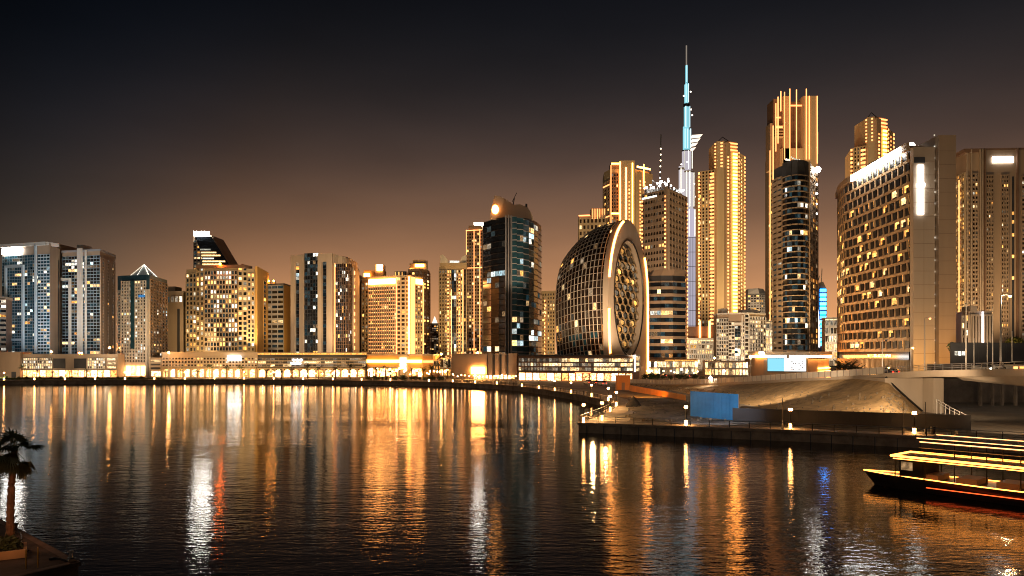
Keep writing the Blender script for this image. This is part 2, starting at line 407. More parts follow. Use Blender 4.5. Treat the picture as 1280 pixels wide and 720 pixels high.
# golden floodlit grid tower
t = Bld('hotel_tower', 'broad tower with a fine window grid under a brown crown, lit gold from below', 'tower', [(233, 396), (246, 393), (256, 391), (297, 389), (309, 391), (318, 393), (333, 425)], 20, back=[(333, 440), (240, 440)], cap=100)
h = t.z(336, 392); t.core(h, M['gold_stone'])
PL = (('w_white', 4), ('w_warm', 3), ('w_dim', 2), ('w_gold', 2))
t.grid(t.F(0), 4, h-2, 3, 20, .32, .36, .5, M['gold_stone'], M['glass'], .35, PL)
t.grid(t.F(1), 4, h+1, 2, 20, .35, .36, .9, M['gold_stone'], M['glass'], .45, PL)
t.grid(t.F(2), 4, h-1, 11, 20, .3, .32, .4, M['beige'], M['glass'], .28, PL, .5, rows={18: .7, 17: .5, 12: .5, 8: .45})
t.grid(t.F(3), 4, h+1, 2, 20, .35, .36, .9, M['gold_stone'], M['glass'], .35, PL)
t.grid(t.F(4), 4, h-2, 2, 20, .4, .36, .5, M['gold_stone'], M['glass'], .15, PL)
F = t.F(5); hs = t.z(334.5, 400)
t.solo('side_wall', M['orange_stone'], lambda b: b.fbox(F, 1.0, F[6], 0, hs, .05, 1.2))
t.grid(F, 4, h-4, 1, 20, .2, .28, .3, M['orange_stone'], M['glass'], .3, HOME, u0=F[6]*.5, u1=F[6]*.74, w0=1.2)
F = t.F(2)
t.solo('crown', M['brown'], lambda b: b.fbox(F, -3.9, F[6]+4.3, h+.01, t.z(331.5, 390), -7, 1.3))
t.solo('roof_beacon', M['lamp_orange'], lambda b: b.ball((t.L(275, 388)[0], t.L(275, 388)[1], t.z(330, 388)), .55))
t.mb('stair_core', M['brown']).box(*t.L(303.5, 396), h-.5, *t.L(307.5, 403), t.z(330, 396)); t.done()

# grey louvred block with an orange end
t = Bld('office_block', 'plain grey block of dark horizontal bands with an orange end wall', 'building', [(333, 424), (355, 420), (367, 440)], 18)
h = t.z(356, 422); t.core(h, M['orange_stone'])
t.grid(t.F(0), 2, h, 3, 17, .04, .45, .7, M['grey_panel'], M['glass'], .04, OFFICE)
t.lip(h, M['dark_panel'], .6)
for px in (336, 342): t.solo('roof_lamp', M['lamp_warm'], lambda b: b.ball((*t.L(px, 424), h+2.2), .35)); t.plant(px-.8, px+1.2, 426, h+.6, h+2.4, M['tan'], 'chimney', 2)
t.done()

# beige tower with dark vertical strips and a rounded corner
arc = [(p, 392 + 20*(1-math.cos((i/6)*1.25))) for i, p in enumerate((417, 422, 427, 431.5, 435, 437, 439))]
t = Bld('office_tower', 'beige tower with tall black glass strips and one rounded glass corner', 'tower', [(365.5, 398), (381, 395), (398.5, 392), (417, 390)] + arc[1:] + [(447, 424)], 20, back=[(447, 440), (372, 440)], cap=100)
h = t.z(320, 393); t.core(h, M['beige'])
OF2 = (('w_white', 5), ('w_cool', 1), ('w_dim', 6), ('w_gold', 2))
F = t.F(0); t.grid(F, 4, h-3, 1, 30, .0, .12, .12, M['dark_panel'], M['glass'], .11, OF2, .2, u0=F[6]*.32, u1=F[6]*.68)
t.solo('fin', M['beige'], lambda b: (b.fbox(F, 0, F[6]*.31, 0, h+.8, .02, 1.4), b.fbox(F, F[6]*.69, F[6]*.995, 0, h+.8, .02, 1.4), b.fbox(F, F[6]*.311, F[6]*.689, h-3, h+.78, .02, 1.38)))
F = t.F(1); t.grid(F, 2, h+1.5, 5, 31, .08, .14, .4, M['dark_panel'], M['glass'], .09, OF2, .45, rows={7: .4, 13: .4, 29: .3})
F = t.F(2); t.grid(F, 4, h-3, 1, 30, .0, .12, .12, M['dark_panel'], M['glass'], .11, OF2, .2, u0=F[6]*.28, u1=F[6]*.6)
t.solo('fin', M['beige'], lambda b: (b.fbox(F, F[6]*.01, F[6]*.27, 0, h+.8, .02, 1.4), b.fbox(F, F[6]*.61, F[6]*.99, 0, h+.8, .02, 1.4), b.fbox(F, F[6]*.271, F[6]*.609, h-3, h+.78, .02, 1.38)))
for i in range(3, 9): t.grid(t.F(i), 2, h-5+.3*i, 2, 30, .2, .12, .3, M['brown'], M['glass'], .13, OF2, .4, rows={9: .9, 14: .8, 26: .6, 25: .4})
F = t.F(9)
t.solo('fin', M['beige'], lambda b: b.fbox(F, F[6]*.1, F[6], 0, h-4, 0, 1.0))
t.strip(t.F(3), .25, 4, h-4, .5, .4); t.dots(F, F[6]*.15, 4, h-5, 14, .8, .5, 1.0, 'lampdot')
t.solo('parapet', M['beige'], lambda b: [b.fbox(t.F(i), 0, t.F(i)[6], h-5+.3*i, h+.5-.4*(i-3), 0, .5) for i in range(3, 9)])
t.done()

# narrow golden tower beside it
t = Bld('apartment_tower', 'slim golden tower with a stepped lit top, right of the black striped one', 'tower', [(438, 452), (448, 450), (452, 460)], 16, cap=50)
h = t.z(343, 451); t.core(h, M['gold_stone'])
t.grid(t.F(0), 2, h-3, 3, 28, .4, .4, .4, M['gold_stone'], M['brown_glass'], .12, GOLD)
t.plant(436, 446, 455, h, h+4, M['gold_stone']); F = t.F(0)
t.hbar(F, 0, F[6], h-.5, .8); t.hbar(F, 0, F[6], h-4, .5); t.done()

# golden hotel with strong light columns
t = Bld('hotel_tower', 'golden hotel with dotted window rows, bright light columns and a glowing top sign', 'tower', [(452.5, 446), (461, 440), (495.5, 432), (513, 430), (518, 434), (528, 440)], 22, cap=100)
h = t.z(347, 436); t.core(h, M['gold_stone'])
t.grid(t.F(0), 2, h-2, 2, 22, .4, .4, .5, M['gold_stone'], M['brown_glass'], .25, GOLD)
F = t.F(1)
t.grid(F, 2, h-5, 15, 22, .36, .4, .45, M['tan'], M['brown_glass'], .12, GOLD, .2)
def bulbs(b):
    for k in range(22):
        for i in range(15): b.fbox(F, F[6]*(i+.5)/15-.17, F[6]*(i+.5)/15+.17, 2+(h-7)*(k+.98)/22, 2+(h-7)*(k+.98)/22+.3, .46, .62)
o = t.solo('wall_lamp', M['lampdot'], bulbs); o['kind'] = 'stuff'
F = t.F(2); t.grid(F, 2, h, 3, 22, .3, .38, .5, M['gold_stone'], M['brown_glass'], .3, GOLD)
t.strip(F, .4, 2, h, .7, .7, 'led'); t.strip(F, F[6]-.4, 2, h, 1.1, .8, 'led_hot')
t.solo('light_column', M['led'], lambda b: b.fbox(t.F(3), .3, t.F(3)[6]-.2, 0, h, .1, .6))
F = t.F(4); t.grid(F, 2, h-4, 3, 22, .3, .38, .5, M['gold_stone'], M['brown_glass'], .35, GOLD); t.strip(F, F[6]-.3, 2, h-2, .8, .7, 'led')
F = t.F(1)
t.solo('sign', M['sign_warm'], lambda b: b.fbox(F, .4, F[6]-.3, h-3.6, h-.8, .5, .9))
t.solo('sign', M['sign_warm'], lambda b: b.fbox(t.F(4), .4, t.F(4)[6]*.9, h-3.6, h-.8, .6, .9))
t.lip(h, M['gold_stone'], .8)
t.plant(455, 480, 446, h+.8, h+5, M['orange_stone']); t.plant(469, 479, 444, h+.8, h+8, M['gold_stone'])
a = t.L(471, 443.6); t.solo('sign', M['sign_warm'], lambda b: b.box(a[0], a[1]-.5, h+4.5, a[0]+3.2, a[1], h+8))
a = t.L(455, 445.6); t.solo('sign', M['sign_warm'], lambda b: b.box(a[0], a[1]-.5, h+1.4, a[0]+3.2, a[1], h+3.2)); t.done()

t = Bld('apartment_tower', 'brown tower with a lit stepped crown, rising behind the golden hotel', 'tower', [(510, 520), (524, 515), (536.5, 530)], 22, cap=60)
h = t.z(336, 518); t.core(h, M['tan'])
for i in (0, 1): t.grid(t.F(i), 4, h-2, 3, 27, .35, .4, .4, M['brown'], M['brown_glass'], .2, GOLD)
t.plant(512, 533, 522, h, h+4, M['gold_stone']); t.plant(516, 531, 524, h+4, h+6.5, M['gold_stone'])
a, c = t.L(516, 521), t.L(531, 521)
t.solo('sign', M['sign_warm'], lambda b: b.box(a[0]+1.5, a[1], h+1.6, c[0]-.5, a[1]+.4, h+3.4))
t.solo('light_strip', M['led_hot'], lambda b: b.box(a[0]-2, a[1], h-1.4, a[0]+1, a[1]+.4, h+.4))
a = t.L(533, 524); t.mb('mast', M['gold_stone']).box(a[0]-.6, a[1], h, a[0]+.7, a[1]+2, h+6); t.done()
t = Bld('apartment_block', 'pale ribbed block top showing between the two golden hotel crowns', 'building', [(493.5, 560), (508, 560)], 15, cap=12)
h = t.z(339, 560); t.core(h, M['gold_stone']); F = t.F(0)
t.grid(F, h-9, h, 7, 1, .5, .1, .6, M['white_panel'], M['brown_glass'], .5, GOLD); t.done()

# far pointed tower
t = Bld('apartment_tower', 'small distant brown tower with a pointed white lit gable', 'tower', [(537, 620), (548, 620)], 14, cap=40)
h = t.z(404, 620); t.core(h, M['tan']); F = t.F(0)
t.grid(F, 4, h, 4, 18, .4, .4, .4, M['tan'], M['brown_glass'], .2, GOLD)
x = lambda px: t.L(px, 620)[0]
t.solo('gable', M['w_white'], lambda b: b.profile([(x(540), h+.1), (x(546), h+.1), (x(543), t.z(395.5, 620))], t.L(0, 620)[1], t.L(0, 620)[1]+6)); t.done()

# golden grid tower with horned top
t = Bld('apartment_tower', 'golden tower with two horns on its top and a dark middle strip', 'tower', [(549, 482), (556, 480), (583.5, 478)], 20, cap=100)
h = t.z(333, 480); t.core(h, M['gold_stone']); F = t.F(1)
u = lambda px: (px-556)/27.5*F[6]
t.grid(F, 2, h-2, 3, 26, .38, .34, .6, M['gold_stone'], M['brown_glass'], .35, GOLD, u0=u(556.3), u1=u(564.5))
t.grid(F, 2, h-2, 2, 26, .1, .12, .2, M['dark_panel'], M['glass'], .12, OFFICE, u0=u(564.6), u1=u(570.5))
t.grid(F, 2, h-2, 3, 26, .38, .34, .6, M['gold_stone'], M['brown_glass'], .35, GOLD, u0=u(570.6), u1=u(578.3))
t.grid(F, 2, h-2, 1, 26, .2, .2, .3, M['dark_panel'], M['brown_glass'], .1, GOLD, u0=u(579.5), u1=u(582.5))
t.grid(t.F(0), 2, h-2, 2, 26, .5, .4, .5, M['gold_stone'], M['brown_glass'], .1, GOLD)
for px in (560.5, 574.5): t.dots(F, u(px), 2, h-4, 26, .7, .35, .65)
t.strip(F, u(579), 2, h-2, .5, .6); t.strip(F, u(564.5), 2, h-14, .4, .6, 'lampdot')
t.solo('crown', M['gold_stone'], lambda b: b.fbox(F, -3, F[6]+.2, h, h+2, -8, .8))
x = lambda px: t.L(px, 479)[0]; yy = t.L(556, 479)[1]; z = lambda py: t.z(py, 479)
t.solo('horn', M['white_panel'], lambda b: b.profile([(x(550.5), h+2), (x(561), h+2), (x(558.5), z(323)), (x(553.5), z(318)), (x(550.5), z(319))], yy, yy+6))
t.solo('horn', M['white_panel'], lambda b: b.profile([(x(575), h+2), (x(583.5), h+2), (x(583), z(318)), (x(577.5), z(321)), (x(576), z(325))], yy, yy+6))
t.solo('roof_lamp', M['w_white'], lambda b: b.box(x(562), yy+.5, h+2.02, x(574), yy+1, h+3.4))
t.done()
# tall LED outlined tower behind it
t = Bld('apartment_tower', 'tall slim tower outlined in gold light with a white beacon on its corner', 'tower', [(583, 564), (603, 560)], 22, cap=60)
h = t.z(287, 562); t.core(h, M['brown']); F = t.F(0)
t.grid(F, 2, h-2, 6, 40, .3, .4, .4, M['tan'], M['brown_glass'], .16, GOLD)
for k in (.02, .5, .86): t.strip(F, F[6]*k, 2, h, .45, .5, 'led' if k != .5 else 'lampdot')
t.hbar(F, 0, F[6], h-.8, .5); t.hbar(F, 0, F[6], h*.72, .3, .5, 'lampdot')
t.solo('crown', M['gold_stone'], lambda b: b.fbox(F, 1.5, F[6]-1, h, h+3, -8, -.2))
t.solo('roof_beacon', M['sign_hot'], lambda b: b.fbox(F, F[6]*.45, F[6]*.98, h+3, h+5, -2, -1)); t.done()

# dark curved glass tower with the sail crown
fr = [(604, 412), (614, 404), (624, 398), (632, 395)] + [(636, 394), (640, 393.5)] + [(646, 393), (654, 394), (661, 397), (667, 402), (672, 409), (676.5, 420)]
t = Bld('glass_tower', 'dark curved glass tower with a beige sail crown and an oval lamp', 'tower', fr, 20, back=[(676, 436), (606, 436)], cap=100)
h = t.z(273, 396); t.core(h, M['dark_panel'])
OF3 = (('w_white', 4), ('w_cool', 4), ('w_warm', 2), ('w_dim', 5), ('w_gold', 1))
for i in range(len(fr)-1):
    F = t.F(i)
    if i in (3, 4): continue
    top = h + .5 - (.6*max(0, i-5))
    low = {3: .3, 4: .3, 6: .25}
    t.grid(F, 2, top, 2 if F[6] > 3.2 else 1, 26, 0, .15, .35, M['dark_metal'] if i < 4 else M['grey_panel'], M['glass'] if i < 4 else M['teal_glass'], .10, OF3, .55, faint=.06, rows={22: .45, 23: .2, 21: .35, 18: .3, 16: .35, 4: .35, 5: .35, 6: .4, 8: .3} if i > 4 else {16: .5, 12: .2, 8: .3, 3: .3})
F = t.F(3, 5)
for k in (.06, .47, .9): t.solo('fin', M['grey_panel'], lambda b: b.fbox(F, F[6]*k, F[6]*k+.5, 0, h+1.2, 0, .9))
t.solo('glazing', M['glass'], lambda b: b.fbox(F, 0, F[6], 0, h, .05, .2))
x = lambda px: t.L(px, 398)[0]; yy = t.L(640, 398)[1]; z = lambda py: t.z(py, 398)
pr = [(612, 273), (613, 266), (616, 252), (618, 243.5), (625, 244.5), (634, 249), (642, 255), (650, 254.5), (660, 258.5), (664, 265), (666.5, 271), (667, 275)]
t.solo('crown', M['tan'], lambda b: b.profile([(x(p), z(q)+.02) for p, q in pr[::-1]][::-1][::-1], yy+2, yy+16))
t.solo('oval_lamp', M['sign_warm'], lambda b: b.ball((x(619), yy+1.9, z(261)), 1.7, 12, 8, 0, 1.35))
t.solo('mast', M['dark_metal'], lambda b: (b.tube([(x(641), yy+8, z(256)), (x(643), yy+8, z(244))], .25, 5), b.tube([(x(640), yy+8, z(249)), (x(646), yy+8, z(237))], .16, 5), b.box(x(657), yy+6, z(259), x(659.5), yy+8, z(252)))); t.done()
t = Bld('apartment_block', 'narrow golden block standing between the dark curved tower and the oval building', 'building', [(677.5, 520), (694, 515)], 20, cap=50)
h = t.z(366, 518); t.core(h, M['gold_stone']); F = t.F(0)
t.grid(F, 2, h, 5, 20, .5, .45, .4, M['gold_stone'], M['brown_glass'], .3, GOLD); t.dots(F, F[6]*.25, 6, h-4, 16, .6); t.lip(h, M['gold_stone']); t.done()

# ------------------------------------------------------------------ podiums along the water, left bank
t = Bld('podium_building', 'blank beige box at the foot of the blue glass tower', 'building', [(-40, 331), (25, 331)], 20)
t.core(t.z(441.5, 331), M['tan']); t.lip(t.z(441.5, 331), M['tan'], .5, .2); F = t.F(0)
t.solo('door', M['dark_panel'], lambda b: b.fbox(F, F[6]-3.5, F[6]-1.6, 0, 2.4, 0, .1)); t.done()

t = Bld('podium_building', 'long low parking podium with white lit lattice screens, under two glass towers', 'building', [(25.3, 335), (147, 333)], 22, cap=60)
h = t.z(444.5, 334); t.core(h, M['beige']); F = t.F(0)
u = lambda px: (px-25.3)/121.7*F[6]
for a, c in ((27, 66), (110, 132)):
    n = int((c-a)/2.6)
    t.grid(F, 3.6, h-.9, n, 4, .3, .3, .5, M['white_panel'], M['dark_panel'], .62, (('park', 3), ('w_white', 2), ('w_warm', 1)), .2, u0=u(a), u1=u(c), fname='lattice_screen')
for a, c in ((67, 82), (93, 108)): t.solo('dark_bay', M['dark_panel'], lambda b: b.fbox(F, u(a), u(c), 3.8, h-1.2, 0, .15))
t.grid(F, 3.4, h-.7, 1, 3, .1, .5, .5, M['beige'], M['park'], 0, u0=u(134), u1=u(146))
R.seed(5)
for k in range(15):
    a = 26 + k*8.05
    t.solo('shopfront', M['shop_white' if R.random() < .45 else 'shop'], lambda b: b.fbox(F, u(a+.5), u(a+7), .3, 2.9, .1, .3))
t.solo('canopy', M['beige'], lambda b: b.fbox(F, 0, F[6], 3.0, 3.35, 0, 1.6)); t.lip(h, M['beige'], .6, .25); t.done()

t = Bld('podium_building', 'low grey car park wing with two dark slots beside the pyramid tower', 'building', [(187, 338), (203, 337)], 16)
h = t.z(447, 338); t.core(h, M['tan']); F = t.F(0)
t.grid(F, 3, h-.6, 1, 3, .2, .5, .5, M['beige'], M['dark_panel'], .3, (('park', 1),)); t.solo('shopfront', M['shop_white'], lambda b: b.fbox(F, 1, F[6]-.6, .3, 2.6, .1, .3)); t.done()

t = Bld('podium_building', 'beige podium with three rows of small windows, a white sign and a bright arcade', 'building', [(203, 336), (322, 333)], 26, cap=80)
h = t.z(442, 334); t.core(h, M['beige']); F = t.F(0); u = lambda px: (px-203)/119*F[6]
t.grid(F, 4.3, h-1.4, 30, 3, .35, .5, .4, M['beige'], M['brown_glass'], .35, (('w_dim', 3), ('w_warm', 2), ('w_white', 1), ('w_gold', 1)), .3)
t.solo('sign', M['sign_soft'], lambda b: b.fbox(F, u(285.5), u(302), h-3.0, h-.9, .5, .9))
def arcade(t, F, u, p0, p1, n, top, mats, wm):
    w = (p1-p0)/n
    for k in range(n):
        a, c = u(p0+k*w+.7), u(p0+(k+1)*w-.7); mid, rr = (a+c)/2, (c-a)/2
        pts = [(a, .15), (c, .15), (c, top*.62)] + [(mid+rr*math.cos(q*math.pi/6), top*.62+top*.38*math.sin(q*math.pi/6)) for q in range(1, 6)] + [(a, top*.62)]
        def fn(b):
            k0 = len(b.v); P = lambda uu, zz, w: (F[0]+F[2]*uu+F[4]*w, F[1]+F[3]*uu+F[5]*w, zz)
            m = len(pts)
            b.add([P(x, z, .35) for x, z in pts] + [P(x, z, .05) for x, z in pts], [tuple(range(m))] + [(i, m+i, m+(i+1) % m, (i+1) % m) for i in range(m)])
        t.solo('shopfront', M[mats[k % len(mats)]], fn)
    t.solo('arcade', wm, lambda b: ([b.fbox(F, u(p0+k*w)-.35, u(p0+k*w)+.35, 0, top+.2, .36, 1.4) for k in range(n+1)], b.fbox(F, u(p0)-.3, u(p1)+.3, top+.2, top+.75, .05, 1.7)))
arcade(t, F, u, 204, 321, 13, 3.4, ('shop', 'shop_white', 'shop'), M['gold_stone'])
t.lip(h, M['beige'], .7, .3); t.done()

t = Bld('podium_building', 'podium of long dark louvre bands with a white script sign over a bright arcade', 'building', [(322.5, 334), (458, 337)], 26, cap=90)
h = t.z(443.5, 335); t.core(h, M['dark_panel']); F = t.F(0); u = lambda px: (px-322.5)/135.5*F[6]
t.grid(F, 4.3, h-1.2, 26, 3, .03, .36, .5, M['beige'], M['dark_panel'], .42, (('w_dim', 5), ('park', 2), ('w_warm', 1)), .6)
def script(b):                          # looping lettering too small to read
    for r, (p0, p1, z) in enumerate(((366, 378, h-2.2), (363.5, 376.5, h-3.6))):
        P = []
        for k in range(40):
            uu = u(p0+(p1-p0)*k/39); P.append((F[0]+F[2]*uu+F[4]*.8, F[1]+F[3]*uu+F[5]*.8, z+.42*math.sin(k*1.05)*(1+.5*math.sin(k*.41+r))))
        b.tube(P, .13, 4)
t.solo('sign', M['sign_soft'], script)
arcade(t, F, u, 323, 457, 13, 3.3, ('shop', 'shop', 'shop_white'), M['gold_stone'])
t.lip(h, M['gold_stone'], 1.0, .3); t.hbar(F, 0, F[6], h+.15, .45, .45, 'w_gold'); t.done()

t = Bld('podium_building', 'golden hotel podium with a glowing cornice and a bright white panel sign', 'building', [(459, 338), (528, 336), (541, 338), (550, 346)], 26, cap=40)
h = t.z(444.5, 337); t.core(h, M['orange_stone']); F = t.F(0); u = lambda px: (px-459)/69*F[6]
t.hbar(F, 0, F[6], h-3.0, 1.3, .5, 'led_hot', 'cornice_light'); t.hbar(t.F(1), 0, t.F(1)[6], h-3.0, 1.0, .5, 'led', 'cornice_light')
t.solo('sign', M['sign_warm'], lambda b: [b.fbox(F, u(500.5), u(508.5), h-5.6+k*1.25, h-4.6+k*1.25, .8, 1.1) for k in range(4)])
t.solo('portal', M['gold_stone'], lambda b: b.fbox(F, u(498), u(511), 0, h+.4, 0, .75))
for k in range(9):
    a = 460 + k*7.6
    if not 494 < a < 508: t.solo('shopfront', M['shop' if k % 3 else 'shop_white'], lambda b: b.fbox(F, u(a+.5), u(a+6.6), .3, 3.6, .1, .4))
t.solo('canopy', M['gold_stone'], lambda b: b.fbox(F, 0, u(497.9), 3.9, 4.5, 0, 1.6))
t.grid(t.F(2), 1, h-2, 3, 3, .4, .4, .4, M['gold_stone'], M['brown_glass'], .6, GOLD); t.lip(h, M['gold_stone'], .6, .3); t.done()

t = Bld('podium_building', 'small golden pavilion of square lit frames left of the beige finned hall', 'building', [(550.5, 345), (564.5, 343)], 16, cap=20)
h = t.z(447, 344); t.core(h, M['gold_stone']); F = t.F(0)
t.grid(F, h-4.5, h-.4, 3, 1, .3, .2, .6, M['white_panel'], M['brown_glass'], .5, (('w_warm', 1),)); t.grid(F, .4, h-5, 3, 1, .2, .1, .6, M['gold_stone'], M['w_gold'], .9, (('shop', 1),)); t.done()

t = Bld('podium_building', 'plain beige hall with tall upright fins and an orange white sign near its base', 'building', [(565, 316), (609, 314), (612, 316), (648, 312)], 24)
h = t.z(443, 314); t.core(h, M['dark_panel'])
F = t.F(0); t.solo('front_wall', M['tan'], lambda b: b.fbox(F, 0, F[6], 0, h+.3, .02, 1.2))
F = t.F(2); u = lambda px: (px-612)/36*F[6]
for a, c in ((611.5, 617), (620.5, 625), (629, 633.5), (637.5, 648)): t.solo('fin', M['tan'], lambda b: b.fbox(F, u(a), u(c), 1.4, h+.4, .02, 1.6))
F = t.F(0); t.solo('sign', M['sign_gold'], lambda b: b.fbox(F, F[6]*.58, F[6]*.94, 2.3, 4.5, 1.25, 1.7))
F = t.F(0, 3)
for k in range(11): t.solo('shopfront', M['shop' if k % 4 else 'shop_white'], lambda b: b.fbox(F, F[6]*.35+k*1.48, F[6]*.35+k*1.48+1.1, .2, 1.5, 1.7, 1.9))
t.done()
# ================================================================== RIGHT CLUSTER
# parking podium under the oval building
t = Bld('podium_building', 'open parking podium with lit floors above a row of white lit shop windows', 'building', [(648.5, 296), (702, 290), (791, 285), (799, 292)], 30, cap=100)
h = t.z(445.5, 290); t.core(h, M['brown'])
for i, n in ((0, 14), (1, 24)):
    t.grid(t.F(i), 3.6, h-.5, n, 3, .05, .3, .7, M['brown'], M['w_dim'], .93 if i else .55, (('park', 5), ('w_warm', 2), ('w_dim', 2)) if i else (('w_dim', 4), ('park', 3)), .5)
t.grid(t.F(2), 3.4, h, 1, 3, .2, .4, .5, M['white_panel'], M['park'], .5, (('park', 1),))
R.seed(9)
for i, n in ((0, 6), (1, 10)):
    F = t.F(i); w = F[6]/n
    for k in range(n): t.solo('shopfront', M['shop_white' if R.random() < .55 else 'shop'], lambda b: b.fbox(F, k*w+.25, (k+1)*w-.25, .3, 2.9, .1, .35))
    t.solo('canopy', M['brown'], lambda b: b.fbox(F, 0, F[6], 3.0, 3.4, 0, 1.5))
F = t.F(1)
t.solo('shop_sign', glow('red sign', (1, .12, .04), 5, sample=True), lambda b: b.fbox(F, F[6]*.2, F[6]*.42, 3.02, 3.38, 1.52, 1.7))
t.solo('corner_lamp', M['white_led'], lambda b: b.fbox(t.F(2), .2, .6, 3.5, h+.6, .6, .9)); t.lip(h, M['dark_panel'], .5, .3); t.done()

# the oval building
ang = math.atan2(19.6, 10.3)
cx, cy = W(781.5, 322); ef = Vector((math.cos(ang), math.sin(ang), 0)); en = Vector((math.sin(ang), -math.cos(ang), 0))   # along the end face, out of it
egg = thing('oval_building', 'rounded building with a glass grid shell and a beige end wall holding an oval window', 'building', (cx, cy, GZ))
A_, B_, ZC, LEN = 22.5, 30.6, 33.5-GZ, 23.5
def egp(th, s, k=1.):                    # th: 0 = towards the camera, pi/2 = top; s: metres behind the end face
    c, q = math.cos(th), math.sin(th)
    v = s/LEN
    rr = A_*k*(1 if q > 0 else 1-.12*q*q)*(1-.30*v**2.4); c = c if q > 0 else (1 if c > 0 else -1)*abs(c)**.3
    p = -ef*(rr*c) - en*s; return (p.x, p.y, ZC-3*v*v + B_*k*q*((1-.28*v**2.6) if q > 0 else 1))
TH0, TH1, NT, NS = -.92, math.pi+.2, 46, 14
b = MB(); pts = [egp(TH0+(TH1-TH0)*i/48, 0, .985) for i in range(49)]; p2 = [egp(TH0+(TH1-TH0)*i/48, LEN, .985) for i in range(49)]
for i in range(48): b.add([pts[i], pts[i+1], p2[i+1], p2[i]], [(0, 1, 2, 3)])
b.add(p2, [tuple(range(49))]); b.build('wall', M['dark_panel'], egg)
b = MB(); lit = []
R.seed(21)
rib = MB()
for i in range(NT):
    a0, a1 = TH0+(TH1-TH0)*i/NT, TH0+(TH1-TH0)*(i+1)/NT
    for j in range(NS):
        s0, s1 = LEN*j/NS, LEN*(j+1)/NS
        q = [egp(a0, s0), egp(a1, s0), egp(a1, s1), egp(a0, s1)]
        hgt = q[0][2]
        pr = .05 + (.5 if abs(hgt-19) < 1.2 and j > 2 else 0) + (.12 if abs(hgt-44) < 3 else 0)
        if a0 < 2.0 and hgt > 9 and R.random() < pr and len(lit) < 90:
            lb = MB(); lb.add(q, [(3, 2, 1, 0)])
            o = lb.build('window', M[R.choices(['w_gold', 'w_warm', 'w_dim', 'w_white'], [3, 3, 6, 1])[0]], egg); lit.append(o)
        else: b.add(q, [(3, 2, 1, 0)], 1 if (hgt < 17 and R.random() < .35) else 0)
o = b.build('glazing', [M['brown_glass'], M['teal_glass']], egg); o['kind'] = 'stuff'
for i in range(NT+1):
    a0 = TH0+(TH1-TH0)*i/NT; rib.tube([egp(a0, LEN*q/8, 1.006) for q in range(9)], .15, 4)
for j in range(NS+1):
    s = LEN*j/NS; rib.tube([egp(TH0+(TH1-TH0)*i/40, s, 1.008) for i in range(41)], .19, 4)
rib.build('facade', surf('pale shell rib', (.34, .29, .24), .5), egg)
# end slab: an arch with an oval hole
NO = 64
def slab(u, z, w): p = ef*u + en*w; return (p.x, p.y, z)
outer = [((A_+.9)*math.cos(math.pi*i/36), ZC+(B_+.9)*math.sin(math.pi*i/36)) for i in range(37)]
outer += [(-(A_+.9)*(1-.10*(i/12)**2), ZC*(1-i/12)) for i in range(1, 13)] + [(-20+41*i/8, 0) for i in range(1, 8)] + [(A_+.9, ZC*i/12) for i in range(0, 12)]
NO = len(outer)  # an arch standing on straight legs
inner = []
for u, z in outer:
    th = math.atan2((z-33.6+GZ)/22.6, u/16.6); inner.append((16.6*math.cos(th), 33.6-GZ+22.6*math.sin(th)))
b = MB()
vs = [slab(u, z, 1.6) for u, z in outer] + [slab(u, z, 1.6) for u, z in inner] + [slab(u, z, -.6) for u, z in outer] + [slab(u, z, -.9) for u, z in inner]
fs = []
for i in range(NO):
    j = (i+1) % NO
    fs += [(i, j, NO+j, NO+i), (NO+i, NO+j, 3*NO+j, 3*NO+i), (i, 2*NO+i, 2*NO+j, j)]
b.add(vs, fs); b.build('end_wall', M['beige'], egg)
b = MB(); b.tube([slab(u*1.04, (z-33.6+GZ)*1.03+33.6-GZ, 1.75) for u, z in inner + inner[:1]], .3, 5, cap=False); b.build('oval_frame', M['dark_metal'], egg)
b = MB(); b.add([slab(u*1.02, z, -.7) for u, z in inner], [tuple(range(NO))]); b.build('oval_glazing', M['glass'], egg)
# hexagon honeycomb inside the oval
cell = MB()
k = 0
for r_ in range(16):
    for c_ in range(6):
        u = -16 + c_*6.4 + (3.2 if r_ % 2 else 0); z = 33.6-GZ-21.2+r_*2.85
        if (u/15.6)**2 + ((z-33.6+GZ)/22.2)**2 > .93: continue
        hx = [(u+3.5*math.cos(math.pi/6+q*math.pi/3), z+1.85*math.sin(math.pi/6+q*math.pi/3)) for q in range(6)]
        cell.tube([slab(x, y, .1) for x, y in hx + hx[:1]], .36, 4, cap=False)
        cell.add([slab(hx[q][0], hx[q][1], .0) for q in (2, 3, 4)] + [slab(u-.6, z, -.5)], [(0, 1, 2, 3)])
        if r_ in (3, 4, 9, 12) and R.random() < .7 or R.random() < .36:
            lb = MB(); lb.add([slab(u+.5+(x-u)*.7, z+(y-z)*.6, -.45) for x, y in hx], [tuple(range(6))]); lb.build('window', M[R.choice(['w_gold', 'w_gold', 'w_dim', 'w_dim', 'w_dim'])], egg)
cell.build('honeycomb', surf('honeycomb frame', (.42, .29, .15), .5), egg)
def edge(th0, th1, name):
    b = MB(); n = 24
    b.tube([slab(math.cos(th0+(th1-th0)*i/n)*(A_+.75), ZC+math.sin(th0+(th1-th0)*i/n)*(B_+.75), 1.85) for i in range(n+1)], .48, 5); b.build(name, M['led_hot'], egg)
edge(math.pi*.60, math.pi*.93, 'light_strip')
b = MB(); b.tube([slab(-(A_+.6)*(1 if q < .3 else 1-.07*(q-.3)), ZC-5-q*17, 1.85) for q in [i/12 for i in range(13)]], .48, 5); b.build('light_strip', M['led_hot'], egg)
